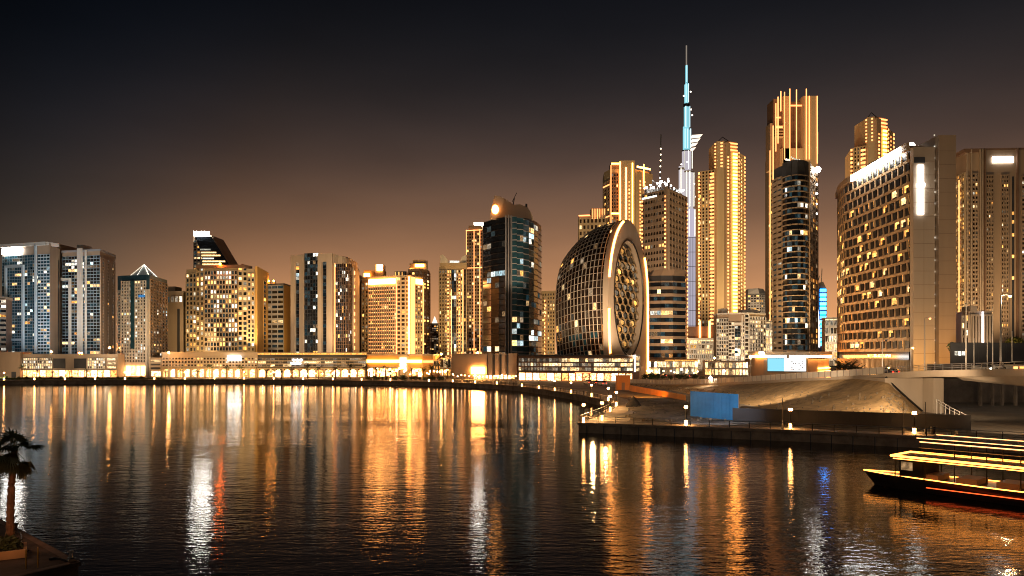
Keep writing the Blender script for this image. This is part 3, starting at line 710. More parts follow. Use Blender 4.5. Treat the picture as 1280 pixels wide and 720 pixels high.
b = MB(); b.tube([slab(math.cos(.62-.62*i/10)*(A_+.75), ZC+math.sin(.62-.62*i/10)*(B_+.75), 1.85) for i in range(11)] + [slab(A_+.75, ZC*(1-i/8), 1.85) for i in range(1, 9)], .48, 5); b.build('light_strip', M['led_hot'], egg)

# banded low tower in front
arc = [(813, 380), (826, 378), (841, 378), (856.5, 382)]
t = Bld('office_tower', 'short banded glass tower with a rounded shoulder, right of the oval building', 'tower', [(808, 386)] + arc, 18, cap=90)
h = t.z(341, 380); t.core(h-1.5, M['dark_panel']); 
for i in range(4):
    t.grid(t.F(i), 4, h-4, 3 if i else 1, 12, 0, .42, .8, M['tan'], M['glass'], .05, OFFICE, .75, rows={7: .85 if i < 3 else 0, 4: .7 if i == 1 else .1, 10: .5 if i == 1 else .1})
t.solo('crown', M['tan'], lambda b: b.prism([(x, y) for x, y in t.P + t.back], h-1.49, h+1.4, 0, [(x*.9+1.4, y) for x, y in t.P + t.back])); t.done()
t = Bld('podium_building', 'low glazed block with an orange lit soffit at the foot of the banded tower', 'building', [(806, 366), (872, 362)], 12, cap=60)
h = t.z(449, 364); t.core(h, M['tan']); F = t.F(0)
t.grid(F, .3, h-.8, 17, 2, .12, .2, .5, M['white_panel'], M['w_dim'], .75, (('park', 3), ('w_warm', 2), ('shop_white', 1)), .4); t.hbar(F, 9, F[6], h-.7, .4, .6, 'w_gold'); t.done()

# brown banded tower with roof floodlights
t = Bld('office_tower', 'brown banded tower crowded with white floodlights along its roof', 'tower', [(803.5, 462), (835, 446), (857.5, 470)], 24, back=[(850, 500), (806, 500)], cap=80)
h = t.z(237, 448); t.core(h, M['brown'])
for i, n in ((0, 9), (1, 6)):
    t.grid(t.F(i), 3, h, n, 27, .03, .5, 1.0, M['tan'], M['brown_glass'], .07, GOLD, .3)
F = t.F(0); t.solo('corner_pier', M['tan'], lambda b: b.fbox(F, F[6]-1.4, F[6]+.2, 0, h+1, .2, 1.3)); t.dots(F, F[6]-.7, 6, h-3, 40, .7, .4, 1.35)
t.dots(t.F(1), t.F(1)[6]-.5, 6, h-3, 40, .7, .4, .9); t.dots(F, .5, 6, h-3, 40, .6, .4, .9)
t.hbar(F, .5, F[6]*.6, h-3.2, .9, .9, 'w_white')
R.seed(4)
ring = []
for i in (0, 1):
    F = t.F(i)
    for k in range(11 if i == 0 else 8):
        q = (k+.5)/(11 if i == 0 else 8); ring.append((F[0]+F[2]*F[6]*q-F[4]*2*R.random(), F[1]+F[3]*F[6]*q+2*R.random(), h+1.4+R.random()*4.2))
t.solo('roof_frame', M['steel'], lambda b: [b.tube([(x, y, h-.3), (x, y, z)], .18, 4) for x, y, z in ring] + [b.tube([ring[k], ring[k+1]], .12, 4) for k in range(len(ring)-1)])
hot = glow('roof flood lamp', (1, .95, .88), 22, sample=True)
for x, y, z in ring: t.solo('roof_lamp', hot, lambda b: b.ball((x, y, z+.4), .35+.55*R.random(), 7, 5))
t.plant(808, 852, 470, h, h+5, M['steel'])
a = t.L(824.5, 462); c = t.L(826.8, 462)
t.solo('crane_mast', M['steel'], lambda b: (b.tube([(a[0], a[1], h), (a[0]+.8, a[1], t.z(168, 462))], .35, 4), b.tube([(t.L(815, 462)[0], a[1], h+8.5), (t.L(834, 462)[0], a[1], h+2)], .22, 4), b.tube([(t.L(815, 462)[0], a[1], h+8.5), (t.L(817, 462)[0], a[1], h)], .22, 4)))
for k in range(7): t.solo('mast_lamp', glow('mast lamp', (1, .72, .45), 9), lambda b: b.ball((a[0]+.1+.1*k, a[1]-.3, h+6+k*3.4), .42, 6, 4))
t.done()

# spire tower
spd = 2000
sp = thing('spire_tower', 'tallest thin stepped spire tower, lit cyan above and lilac below', 'skyscraper', (*W(858, spd), GZ))
def lobes(b, px0, px1, py0, py1, off=0, n=10, m=0, sub=None):
    x0, x1 = (px0-858)*spd/FOC, (px1-858)*spd/FOC; c, r = (x0+x1)/2, (x1-x0)/2
    b.prism([(c+r*math.cos(2*math.pi*i/n), off+r*math.sin(2*math.pi*i/n)) for i in range(n)], ZP(py0, spd)-GZ, ZP(py1, spd)-GZ, m)
def part(name, mat, *a, **k): b = MB(); lobes(b, *a, **k); return b.build(name, mat, sp)
part('pinnacle', glow('glowing pinnacle steel', (.75, .62, .5), .35), 857.2, 858.9, 84, 57, n=6)  # steel tip given a faint emission so it shows against the sky
part('tier', M['cyan'], 856.6, 859.6, 106, 82, n=8); part('tier', M['cyan'], 855.4, 860.4, 131, 106)
part('tier', M['cyan'], 854.8, 861.6, 162, 131.2); part('collar', M['dark_metal'], 854.2, 862.2, 134, 130)
part('tier', M['cyan'], 854.0, 862.6, 188, 162.2, off=4); part('tier', M['cyan'], 852.6, 858.6, 188, 160, off=-10)
part('collar', M['dark_metal'], 852.2, 863.2, 189.6, 188.2)
part('tier', M['lilac'], 852.4, 863.8, 214, 189.7); part('tier', M['lilac'], 847.6, 854.5, 250, 209, off=-8); part('tier', M['lilac'], 853, 866.5, 262, 214.1)
part('tier', M['lilac'], 851, 869.5, 298, 262.1); part('tier', M['lilac'], 850, 873.5, 450, 298.1)
part('collar', M['tan'], 847, 855, 213.5, 211, off=-9, n=8); part('collar', M['tan'], 852, 866.8, 216.5, 214.5, off=-1)
b = MB()
for px in (852, 855.5, 859, 862.5, 866, 869.5): b.box((px-858)*2-.4, -32.6, 0, (px-858)*2+.4, -31, ZP(300 if px > 853 else 330, spd))
for py in range(300, 440, 18): b.box(-16, -32.8, ZP(py, spd), 30, -31.4, ZP(py, spd)+1.0)
b.build('mullions', M['grey_panel'], sp)
for k, (a, c, y) in enumerate(((864.5, 877.8, 169), (864.5, 875, 174.2), (864.5, 872, 179.4), (863.5, 869.5, 185.2))):
    b = MB(); z = ZP(y, spd)-GZ; b.hexa([((a-858)*2, -6, z-6), ((c-858)*2-4, -6, z-4), ((c-858)*2-4, 8, z-4), ((a-858)*2, 8, z-6), ((a-858)*2, -6, z-1), ((c-858)*2, -6, z+1), ((c-858)*2, 8, z+1), ((a-858)*2, 8, z-1)]); b.build('crest_fin', glow('crest fin light', (1, .80, .62), 1.6), sp)
for px, y0_, y1_, w_ in ((856.9, 105, 84, .5), (859, 130, 107, .6), (855.9, 130, 107, .5), (855.6, 161, 135, .9), (860.6, 161, 135, .5), (854.6, 187, 163, .7), (861.6, 187, 163, .9), (858, 187, 163, .6), (853.4, 213, 191, .7), (858.4, 213, 191, .7), (862.8, 213, 191, .6), (849, 249, 212, .6), (856, 260, 216, .7), (860, 260, 216, .6), (865, 260, 218, .6), (853, 297, 264, .6), (859, 297, 264, .8), (866, 297, 264, .6)):
    b = MB(); off = -14 if y0_ < 190 else -20 if y0_ < 270 else -22
    b.box((px-858)*2-w_, off-3, ZP(y0_, spd)-GZ, (px-858)*2+w_, off, ZP(y1_, spd)-GZ); b.build('light_strip', M['icy'] if y0_ < 190 else M['w_white'], sp)
R.seed(3)
for px, py in ((853, 123), (861.5, 118), (862, 140), (863.5, 147), (850, 208), (866, 232), (868, 248), (853, 240), (857, 205), (867, 275)):
    b = MB(); b.ball(((px-858)*2, -16, ZP(py, spd)), 2.0, 6, 4); b.build('beacon', glow('tower beacon', (1, .85, .7), 5), sp)

# golden twin towers behind the oval
t = Bld('skyscraper', 'golden twin slab tower with thin light lines and an open lit arch at its top', 'skyscraper', [(755, 815), (763, 800), (774, 800), (793, 800), (814, 815)], 30, cap=70)
h = t.z(212, 802); t.core(h, M['gold_stone']); F = t.F(1, 3)
u = lambda px: (px-763)/30*F[6]
t.grid(t.F(0), 10, t.z(226, 805), 2, 50, .4, .35, .8, M['tan'], M['brown_glass'], .2, GOLD)
t.grid(F, 10, h-4, 3, 50, .4, .35, .6, M['brown'], M['brown_glass'], .12, GOLD, u0=u(764), u1=u(773))
t.solo('slab', M['gold_stone'], lambda b: b.fbox(F, u(775), u(793), 0, h+8, 0, 3))
t.solo('slab', M['gold_stone'], lambda b: b.fbox(t.F(3), 4, t.F(3)[6], 0, h-2, 0, 2))
t.solo('upper_block', M['brown'], lambda b: b.fbox(F, u(764), u(774.8), h, h+7, -16, 0))
for px, top in ((774.6, 203), (782, 210), (790, 204.5)): t.strip(F, u(px), 10, t.z(top, 800), 1.1, 3.1, 'led_hot')
t.strip(F, u(763.6), 10, h+4, .8, .7); t.hbar(F, u(764), u(774), h+4.5, 1.6, .7, 'led_hot'); t.dots(F, u(786), 10, t.z(226, 800), 46, 1.2, .45, 3.1)
F3 = t.F(3)
t.dots(F3, F3[6]*.25, 10, t.z(226, 808), 50, 1.5, .5, 2.1); t.dots(F3, F3[6]*.5, 10, t.z(226, 808), 50, 1.5, .5, 2.1)
t.strip(F3, F3[6]*.45, h-16, t.z(206, 808), 1.2, 2.2, 'led_hot'); t.hbar(F3, F3[6]*.05, F3[6]*.85, t.z(212, 808), 1.8, 2.2, 'led_hot')
t.hbar(t.F(0), 0, t.F(0)[6], t.z(233, 806), 1.2, .9, 'led'); t.hbar(F, u(764), u(774), t.z(268, 800), 1.5, .9, 'led_hot'); t.hbar(t.F(0), 0, t.F(0)[6], t.z(272, 806), 1.2, .9, 'led'); t.done()
t = Bld('apartment_tower', 'stepped golden block peeking over the top of the oval building', 'tower', [(723.5, 600), (757, 596)], 20, cap=30)
h = t.z(269, 598); t.core(h, M['gold_stone']); F = t.F(0)
t.grid(F, h-34, h-2, 7, 7, .45, .4, .6, M['gold_stone'], M['brown_glass'], .3, GOLD)
a, c = t.L(739, 598), t.L(757, 598); t.solo('upper_block', M['gold_stone'], lambda b: b.box(a[0], a[1]-1, h, c[0], a[1]+10, h+5))
for k in range(6): x_ = a[0]+(c[0]-a[0])*(k+.5)/6; t.solo('light_strip', M['led'], lambda b: b.box(x_-.2, a[1]-1.5, h-3, x_+.2, a[1]-1.05, h+4.6))
t.hbar(F, 0, F[6]*.42, h-.6, .9, .8); t.done()

def gold_tower(label, px, top, d, seed, cap=80):
    """the residential towers wrapped in lamp dots: a low shoulder, a taller round centre and a right wing"""
    R.seed(seed)
    x0, x1 = px; w = x1-x0; f = lambda q: x0+w*q
    t = Bld('skyscraper', label, 'skyscraper', [(f(0), d+10), (f(.36), d), (f(.40), d-4), (f(.56), d-6), (f(.66), d-4), (f(.84), d), (f(1), d+16)], 34, cap=cap)
    hh = lambda py: t.z(py, d)
    h0, h1, h2 = hh(top+34), hh(top), hh(top+12)
    t.core(h0, M['gold_stone'])
    for i, n in ((0, 5), (5, 4)): t.grid(t.F(i), 6, h0 if i == 0 else h2, n, 56, .42, .3, .9, M['gold_stone'], M['brown_glass'], .12, GOLD)
    b = t.mb('upper_block', M['gold_stone'])
    P = t.P
    b.prism([P[1], P[2], P[3], P[4], P[5], (P[5][0], P[5][1]+24), (P[1][0], P[1][1]+24)], h0+.01, h1)
    b.prism([(P[5][0]+.2, P[5][1]+.2), P[6], (P[6][0], P[6][1]+20), (P[5][0], P[5][1]+20)], h0+.01, h2)
    t.solo('middle_pier', M['tan'], lambda q: q.fbox(t.F(3), 0, t.F(3)[6], 0, h1-2, 0, 2.5))
    F = t.F(0); t.dots(F, .8, 8, h0, 50, 1.6, .5, 1.0); t.dots(F, F[6]*.84, 8, h0-2, 50, 4.0, .5, 1.0, 'led')
    t.dots(t.F(3), t.F(3)[6]*.5, 8, h1-14, 58, 1.4, .45, 2.6)
    t.dots(t.F(4), t.F(4)[6]*.7, 8, h1-10, 58, 5.0, .55, 1.0, 'led_hot')
    F = t.F(5); t.dots(F, F[6]-.8, 8, h2, 54, 1.4, .5, 1.0); t.dots(F, F[6]*.5, 8, h2-4, 54, 1.2, .4, 1.0); t.dots(F, F[6]*.1, 8, h1-8, 54, 1.6, .5, 1.3, 'led')
    for k in range(9):
        z = h1-2.5-k*3.1
        if z > h0+1:
            t.solo('light_strip', M['led'], lambda q: (q.fbox((*P[1], *t.F(1, 3)[2:]), 0, t.F(1, 3)[6]-1, z, z+1.3, .8, 1.3)))
            if k < 3: t.solo('light_strip', M['led'], lambda q: q.fbox(t.F(4), 0, t.F(4)[6], z, z+1.3, .8, 1.3))
    t.solo('roof_frame', M['dark_metal'], lambda q: q.tube([(P[1][0]+2, P[1][1]+6, h1), (P[3][0], P[3][1]+6, h1+5), (P[5][0]-2, P[5][1]+6, h1)], .4, 4))
    return t
t = gold_tower('golden tower wrapped in dotted lamp columns, right of the cyan spire', (873.5, 930), 178, 750, 31); t.done()
t = gold_tower('golden tower with lamp dots showing only its top above the honeycomb hotel', (1064, 1116), 148, 700, 32, 60); t.done()

# tall stepped tower with light lines
t = Bld('skyscraper', 'tallest golden block tower with stepped left shoulders and vertical light lines', 'skyscraper', [(961, 830), (966, 815), (978, 800), (987, 800), (1007, 800), (1021, 808)], 30, cap=50)
h = t.z(122, 802); t.core(t.z(190, 815), M['gold_stone'])
x = lambda px, d=800: t.L(px, d)[0]; yy = t.L(980, 800)[1]
def blk(name, mat, p0, p1, top, w0, w1): t.solo(name, mat, lambda b: b.box(x(p0), yy-w0, t.z(190, 815)-20, x(p1), yy+w1, t.z(top, 800)))
blk('slab', M['tan'], 965, 969, 152, -6, 20); blk('slab', M['brown'], 968.5, 979, 122, -4, 24); blk('upper_block', M['brown'], 986, 1006, 124, -8, 20)
blk('slab', M['gold_stone'], 979, 987, 120, 0, 18); blk('slab', M['gold_stone'], 1003.5, 1021, 120.5, 2, 18)
for px, a, c in ((961.6, 440, 189), (965.4, 440, 158), (968.8, 190, 130), (971.5, 180, 122), (975, 140, 115), (979.6, 200, 116), (986.2, 205, 112), (994.5, 200, 113), (1006.8, 200, 112), (1020.4, 205, 121), (1010.5, 200, 121)):
    t.solo('light_strip', M['led'], lambda b: b.box(x(px)-.4, yy-2.9, t.z(a, 800), x(px)+.4, yy-2.1, t.z(c, 800)))
for p0, p1, py in ((988, 1002, 133), (970, 976, 148), (970, 978, 160)): t.solo('light_strip', M['led'], lambda b: b.box(x(p0), yy-.9, t.z(py, 800), x(p1), yy-.1, t.z(py, 800)+1.4))
for k in range(5): t.solo('balcony', M['gold_stone'], lambda b: b.box(x(968.8), yy-1, t.z(158+k*3.4, 800), x(979), yy+3.9, t.z(158+k*3.4, 800)+1))
F = t.F(0); t.grid(F, 8, t.z(192, 815), 2, 50, .4, .4, .6, M['gold_stone'], M['brown_glass'], .2, GOLD); t.dots(F, F[6]*.6, 8, t.z(200, 815), 40, 1.6, .5, .9)
t.solo('light_strip', M['led'], lambda b: b.box(x(1021), yy+1, t.z(192, 800), x(1023), yy+3, t.z(165, 800))); t.done()

# dark curved tower in front of it
fr = [(967.5, 430), (973, 424), (979, 420)] + [(984, 416), (990, 413), (997, 412), (1004, 413), (1009, 416)] + [(1014, 424), (1021, 440)]
t = Bld('glass_tower', 'dark rounded tower with curved balcony bands and a hot white lamp at its top corner', 'tower', fr, 18, back=[(1018, 456), (971, 456)], cap=100)
h = t.z(204, 415); t.core(h, M['dark_panel'])
for i in range(len(fr)-1):
    F = t.F(i)
    if i < 2: t.grid(F, 3, t.z(222, 424), 1, 36, .06, .62, 1.0, M['tan'], M['glass'], .06, HOME)
    elif i < 7: t.grid(F, 3, t.z(220, 415), 2, 35, .0, .17, 1.3, M['tan'], M['glass'], .06, OFFICE, .3, rows={8: .9, 24: .3})
    else: t.grid(F, 3, t.z(208, 424), 2, 36, .3, .3, .9, M['tan'], M['brown_glass'], .35, GOLD)
t.solo('corner_pier', M['tan'], lambda b: b.fbox(t.F(7), 0, .8, 0, h+1, .2, 1.5))
t.solo('crown', M['dark_panel'], lambda b: [b.fbox(t.F(i), 0, t.F(i)[6], t.z(221, 415), h+1, .05, .5) for i in range(2, 7)])
a = t.L(1018, 428); t.solo('roof_beacon', M['sign_hot'], lambda b: b.ball((a[0]+.2, a[1]-4, t.z(210, 420)), 1.7, 10, 6))
R.seed(8)
for k in range(9): a = t.L(984+k*2.1, 412); t.solo('roof_lamp', M['w_white'], lambda b: b.ball((a[0], a[1]+1.5, h+1.2+R.random()*1.6), .3+.3*R.random(), 6, 4))
for k, py in enumerate((232, 243, 256, 268)): a = t.L(1017, 424); t.solo('wall_lamp', hot, lambda b: b.ball((a[0], a[1]-4.5, t.z(py, 422)), .35+.3*R.random(), 6, 4))
t.done()

# far pale tower, low lit lattice blocks
t = Bld('apartment_tower', 'hazy pale far tower with a slanted top, left of the dark rounded tower', 'tower', [(935, 1150), (949, 1140), (958, 1150)], 30, cap=30)
h = t.z(358, 1145); t.core(h-10, M['white_panel'])
for i in (0, 1): t.grid(t.F(i), 20, h-12, 4, 20, .2, .45, .8, M['white_panel'], M['brown_glass'], .25, GOLD)
t.solo('crown', M['white_panel'], lambda b: b.prism(t.P + t.back, h-9.9, h-3, 0, [(x*.8-2, y) for x, y in t.P + t.back])); t.done()

def lattice(label, p0, p1, top, d, n):
    t = Bld('lattice_building', label, 'building', [(p0, d), (p1, d)], 14, cap=40)
    h = t.z(top, d); t.core(h, M['tan']); F = t.F(0); c = F[6]/n
    t.grid(F, .5, h, n*2, 6, .16, .3, .5, M['white_panel'], M['w_dim'], .5, (('w_warm', 2), ('park', 3), ('w_gold', 1)), .2)
    def x(b):
        for k in range(n):
            for q in ((k, k+.5), (k+1, k+.5)):
                P = lambda u, z: (F[0]+F[2]*u+F[4]*1.0, F[1]+F[3]*u+F[5]*1.0, z)
                b.tube([P(q[0]*c, .3), P(q[1]*c, h-1)], .3, 4)
    t.solo('brace', M['white_panel'], x); t.hbar(F, 0, F[6], h-1.2, .7, .8, 'park'); t.lip(h, M['white_panel'], .7)
    return t
t = lattice('long low lit building with white diagonal braces, between the banded tower and the white block', 846, 897, 424, 470, 5)
a, c = t.L(858, 474), t.L(893, 474); t.solo('upper_block', M['brown'], lambda b: b.box(a[0], a[1], t.h, c[0], a[1]+8, t.z(408, 474)))
for px in (875, 887): a = t.L(px, 473.5); t.solo('light_strip', M['led_hot'], lambda b: b.box(a[0]-.5, a[1]-.3, t.h+1, a[0]+.5, a[1]+.4, t.z(401, 473)))
t.done()
t = lattice('small lit lattice block between the blue lit tower and the honeycomb hotel', 1031, 1052, 398, 520, 2); t.done()
t = lattice('lit white lattice block behind the white balcony block', 944, 968, 402, 520, 2); t.done()

t = Bld('hotel_tower', 'mid height white balcony block with a dark glass middle', 'building', [(896.5, 420), (911, 416), (930, 414), (936, 414), (956, 424)], 20, cap=100)
h = t.z(393, 417); t.core(h, M['tan'])
PW = (('w_warm', 3), ('w_dim', 4), ('park', 2))
t.grid(t.F(0), 1, h-2, 5, 14, .12, .3, .9, M['white_panel'], M['brown_glass'], .3, PW)
F = t.F(1); t.grid(F, 1, h-4, 2, 14, .12, .3, .9, M['white_panel'], M['brown_glass'], .3, PW, u1=F[6]*.38); t.grid(F, 1, h-6, 2, 16, .1, .12, .2, M['dark_panel'], M['glass'], .1, OFFICE, u0=F[6]*.40, u1=F[6]*.78); t.grid(F, 1, h-4, 1, 14, .12, .3, .9, M['white_panel'], M['brown_glass'], .3, PW, u0=F[6]*.8)
t.solo('portal', M['white_panel'], lambda b: (b.fbox(F, F[6]*.3, F[6]*.9, h-5.6, h-4.4, .2, 1.5), b.fbox(F, F[6]*.84, F[6]*.92, 1, h-.5, .95, 1.6)))
t.grid(t.F(2), 1, h, 1, 14, .3, .3, .9, M['white_panel'], M['brown_glass'], .3, PW)
t.grid(t.F(3), 1, h-1, 6, 14, .12, .3, .9, M['white_panel'], M['brown_glass'], .4, PW)
t.lip(h, M['white_panel'], .8); t.plant(902, 910, 424, h+.8, h+3.5, M['white_panel']); t.plant(928, 950, 424, h+.8, h+3, M['white_panel']); t.done()
t = Bld('podium_building', 'low lit shop row in front of the white balcony block', 'building', [(881, 352), (941, 348)], 10, cap=50)
h = t.z(451, 350); t.core(h, M['tan']); F = t.F(0)
t.grid(F, .3, h-.4, 14, 2, .2, .25, .5, M['white_panel'], M['w_dim'], .8, (('park', 3), ('shop_white', 1), ('w_warm', 2)), .3); t.done()

# pavilion with the screen
fr = [(944, 262), (948, 258), (955, 255), (1010, 252), (1022, 255), (1030, 262), (1036, 272)]
t = Bld('pavilion', 'low curved pavilion with a glowing canopy and a big pale blue and white screen', 'building', fr, 22, cap=30)
h = t.z(443, 254); z = lambda py: t.z(py, 253)
t.core(h-1.6, M['tan'])
t.solo('canopy', M['white_panel'], lambda b: b.prism([(x*1.03, y-1.6) for x, y in t.P] + t.back, h-.2, h+.9))
for i in range(6):
    F = t.F(i); t.solo('canopy_light', M['sign_warm' if i != 2 else 'sign_soft'], lambda b: b.fbox(F, 0, F[6], z(447.3), h-.25, 0, .9))
F = t.F(2); u = lambda px: (px-955)/55*F[6]
t.solo('logo_frame', M['tan'], lambda b: (b.fbox(F, u(983), u(986), z(447.5), h+1.5, .95, 1.4), b.fbox(F, u(986.02), u(994), h+.2, h+1.45, .95, 1.38), b.fbox(F, u(992), u(993.9), z(444.5), h+.19, .95, 1.38)))
t.solo('screen_frame', M['dark_metal'], lambda b: b.fbox(F, u(958.8), u(1007.8), z(464.6), z(447.4), .05, .55))
scr = t.solo('screen', glow('screen pale blue', (.30, .78, 1), 1.05, sample=True), lambda b: b.fbox(F, u(959.3), u(980), z(464), z(448), .5, .7))
t.solo('screen', glow('screen white', (.98, 1, 1), 1.6, sample=True), lambda b: b.fbox(F, u(980.02), u(1007.3), z(464), z(448), .5, .7))
R.seed(12)
t.solo('screen_lettering', M['grey_panel'], lambda b: [b.fbox(F, u(989+c*2.2), u(989+c*2.2+R.choice((.5, 1, 1.5))), z(462.4-r*2.5), z(461.2-r*2.5), .71, .74) for r in range(5) for c in range(8) if R.random() < .6])
for k in range(5):
    Fz = t.FF(t.P[3], t.P[6]); zz = .5 + k*1.15
    t.solo('light_strip', M['led_hot'], lambda b: [b.fbox(t.F(i), 0, t.F(i)[6], zz, zz+.55, .1, .5) for i in (4, 5)])
for a, c in ((945.5, 958.5), (1008.5, 1012)):
    t.solo('side_panel', M['orange_stone'], lambda b: b.fbox(F if a > 955 else t.F(0, 3), max(.1, (a-944)*.25) if a < 955 else u(a)-.2, 4.0 if a < 955 else F[6], .2, z(447.4), .06, .5))
t.done()

# slim blue lit tower
bd = 640
bt = Bld('hotel_tower', 'slim tower lit bright blue with a white glowing edge and a mast', 'tower', [(1021, bd), (1034, bd)], 12)
x = lambda px: bt.L(px, bd)[0]; z = lambda py: bt.z(py, bd); yy = bt.L(1021, bd)[1]
bt.solo('wall', M['dark_panel'], lambda b: b.profile([(x(1022.5), 0), (x(1032.5), 0), (x(1033.6), z(362)), (x(1029), z(352)), (x(1024), z(354)), (x(1022), z(380))], yy, yy+10))
for k in range(13): bt.solo('light_panel', M['blue_led'], lambda b: b.box(x(1025), yy-.6, z(432-k*5.6), x(1032.3), yy-.05, z(432-k*5.6)+2.3))
bt.solo('light_strip', M['white_led'], lambda b: b.tube([(x(1022+.8*math.cos(q/12*3)*1.6), yy-.9, z(434-q*5.9)) for q in range(13)], .75, 6))
bt.solo('mast', M['steel'], lambda b: (b.tube([(x(1029), yy+4, z(355)), (x(1030), yy+4, z(335))], .35, 5), b.tube([(x(1024), yy+4, z(354)), (x(1027), yy+4, z(344))], .3, 5))); bt.done()

# honeycomb hotel
hd0, hd1 = 212., 262.
P0, P1 = W(1137.5, hd0), W(1056, hd1)
arc = [(1050, 268), (1047.5, 276)]
t = Bld('hotel_tower', 'honeycomb hotel with staggered square windows, white signs and a tall plain end wall', 'hotel', [(1047.5, 280), (1050.5, 268), (1057, 258), (1137.5, hd0), (1166, 214)], 14, z0=4.0, back=[(1150, 292), (1062, 300)], cap=10)
h = t.z(181.5, hd0); t.core(h, M['brown'], z0=13.)
F = t.F(2); NR, NC = 18, 12
zb, zt = t.z(438, hd0), h-1.2
FS = MB(); hexes = []; R.seed(40)
Fs = [(t.F(2), NC), (t.F(1), 3), (t.F(0), 3)]
ch = (zt-zb)/NR
wn = 0
dark = MB(); edge_l = MB()
for F, nc in Fs:
    cw = F[6]/nc
    for r in range(NR):
        offs = .5*cw if r % 2 else 0
        for c in range(nc+1):
            a = c*cw-offs; z0 = zb+r*ch
            a0, a1 = max(0, a), min(F[6], a+cw)
            if a1-a0 < .3: continue
            # slanted light facet on one side of each window, and a sill
            P = lambda u, w, z: (F[0]+F[2]*u+F[4]*w, F[1]+F[3]*u+F[5]*w, z)
            m0, m1 = max(a0, a+.02*cw), min(a1, a+.31*cw)
            if m1 > m0+.05:
                q = [P(m0, .02, z0+.3), P(m1, .02, z0-.5), P(m1-.02, .42, z0-.2), P(m0+.02, .12, z0+.6), P(m0, .02, z0+ch*1.0), P(m1, .02, z0+ch*.78), P(m1-.02, .42, z0+ch*.80), P(m0+.02, .12, z0+ch*.97)]
                FS.add(q, [(3, 2, 1, 0), (4, 5, 6, 7), (0, 3, 7, 4), (3, 2, 6, 7), (2, 1, 5, 6)])
            FS.fbox(F, a0+.01, a1-.01, z0-ch*.10, z0+ch*.14, .015, .3)
            g0, g1 = max(a0, a+.33*cw), min(a1, a+1.0*cw)
            if g1-g0 < .4: continue
            row_p = .2 if r > 3 else .13
            if r > 14: row_p = .0
            if R.random() < row_p:
                # a lit room: an L of warm light round the dark pane
                lb = MB(); lb.fbox(F, g0, g1-.1*cw, z0+ch*.68, z0+ch*.88, .06, .3); lb.fbox(F, g0, g0+(g1-g0)*.3, z0+ch*.3, z0+ch*.679, .06, .3)
                if R.random() < .4: lb.fbox(F, g0+(g1-g0)*.31, g1-.05*cw, z0+ch*.31, z0+ch*.7, .06, .26)
                if wn < 92: lb.build('window', M[R.choice(['w_gold', 'w_gold', 'w_warm'])], t.root); wn += 1
            P2 = [(g0+.10*cw, z0+ch*.17), (g1, z0+ch*.24), (g1-.10*cw, z0+ch*.90), (g0, z0+ch*.82)]
            dark.add([P(u_, .20, z_) for u_, z_ in P2] + [P(u_, .02, z_) for u_, z_ in P2], [(0, 1, 2, 3), (1, 5, 6, 2), (3, 2, 6, 7), (0, 3, 7, 4), (0, 4, 5, 1)])
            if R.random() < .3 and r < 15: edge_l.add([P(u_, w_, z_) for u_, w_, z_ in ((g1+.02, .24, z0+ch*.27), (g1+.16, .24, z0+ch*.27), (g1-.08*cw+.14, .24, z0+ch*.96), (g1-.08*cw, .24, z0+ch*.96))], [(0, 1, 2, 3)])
o = dark.build('window', M['deep_glass'], t.root); o['kind'] = 'stuff'
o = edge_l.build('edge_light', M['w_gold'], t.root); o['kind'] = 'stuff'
FS.build('facade', surf('faceted stone', (.46, .31, .17), .6), t.root)
F = t.F(2)
t.solo('sign', M['sign_white'], lambda b: b.fbox(F, F[6]*.18, F[6]*.44, h-1.6, h+.2, 1.0, 1.4))
t.solo('sign', M['sign_white'], lambda b: b.fbox(F, F[6]*.46, F[6]*.92, h-1.6, h+.2, 1.0, 1.4))
t.solo('parapet', M['tan'], lambda b: [b.fbox(t.F(i), 0, t.F(i)[6], h-1.15, h+.7, 0, .9) for i in (0, 1, 2)])
t.solo('roof_beacon', M['sign_hot'], lambda b: b.ball((F[0]+F[2]*F[6]*.80+6, F[1]+F[3]*F[6]*.80+3, h+3), 1.0, 8, 5))
t.plant(1100, 1120, 240, h, h+3.5, M['dark_panel'])
# base storeys
zf = t.z(450, hd0)
t.solo('glazing', M['glass'], lambda b: [b.fbox(t.F(i), 0, t.F(i)[6], zf, zb-.35, 0, .3) for i in (0, 1, 2)])
t.solo('light_strip', M['shop'], lambda b: [b.fbox(F, F[6]*(.42+.035*k), F[6]*(.42+.035*k)+1.1, zb-1.9, zb-1.1, .35, .7) for k in range(10)])
t.solo('base_wall', M['gold_stone'], lambda b: b.prism(t.P + t.back, 0, 12.99))
t.solo('slats', M['gold_stone'], lambda b: [b.fbox(t.F(i), k*.9, k*.9+.35, 0, zf-.01, .02, .5) for i in (0, 1, 2) for k in range(int(t.F(i)[6]/.9))])
for q in (.44, .72): t.solo('entrance', M['shop'] if 0 else M['w_gold'], lambda b: b.fbox(F, F[6]*q, F[6]*(q+.16), 0, zf-2.6, .51, .75))
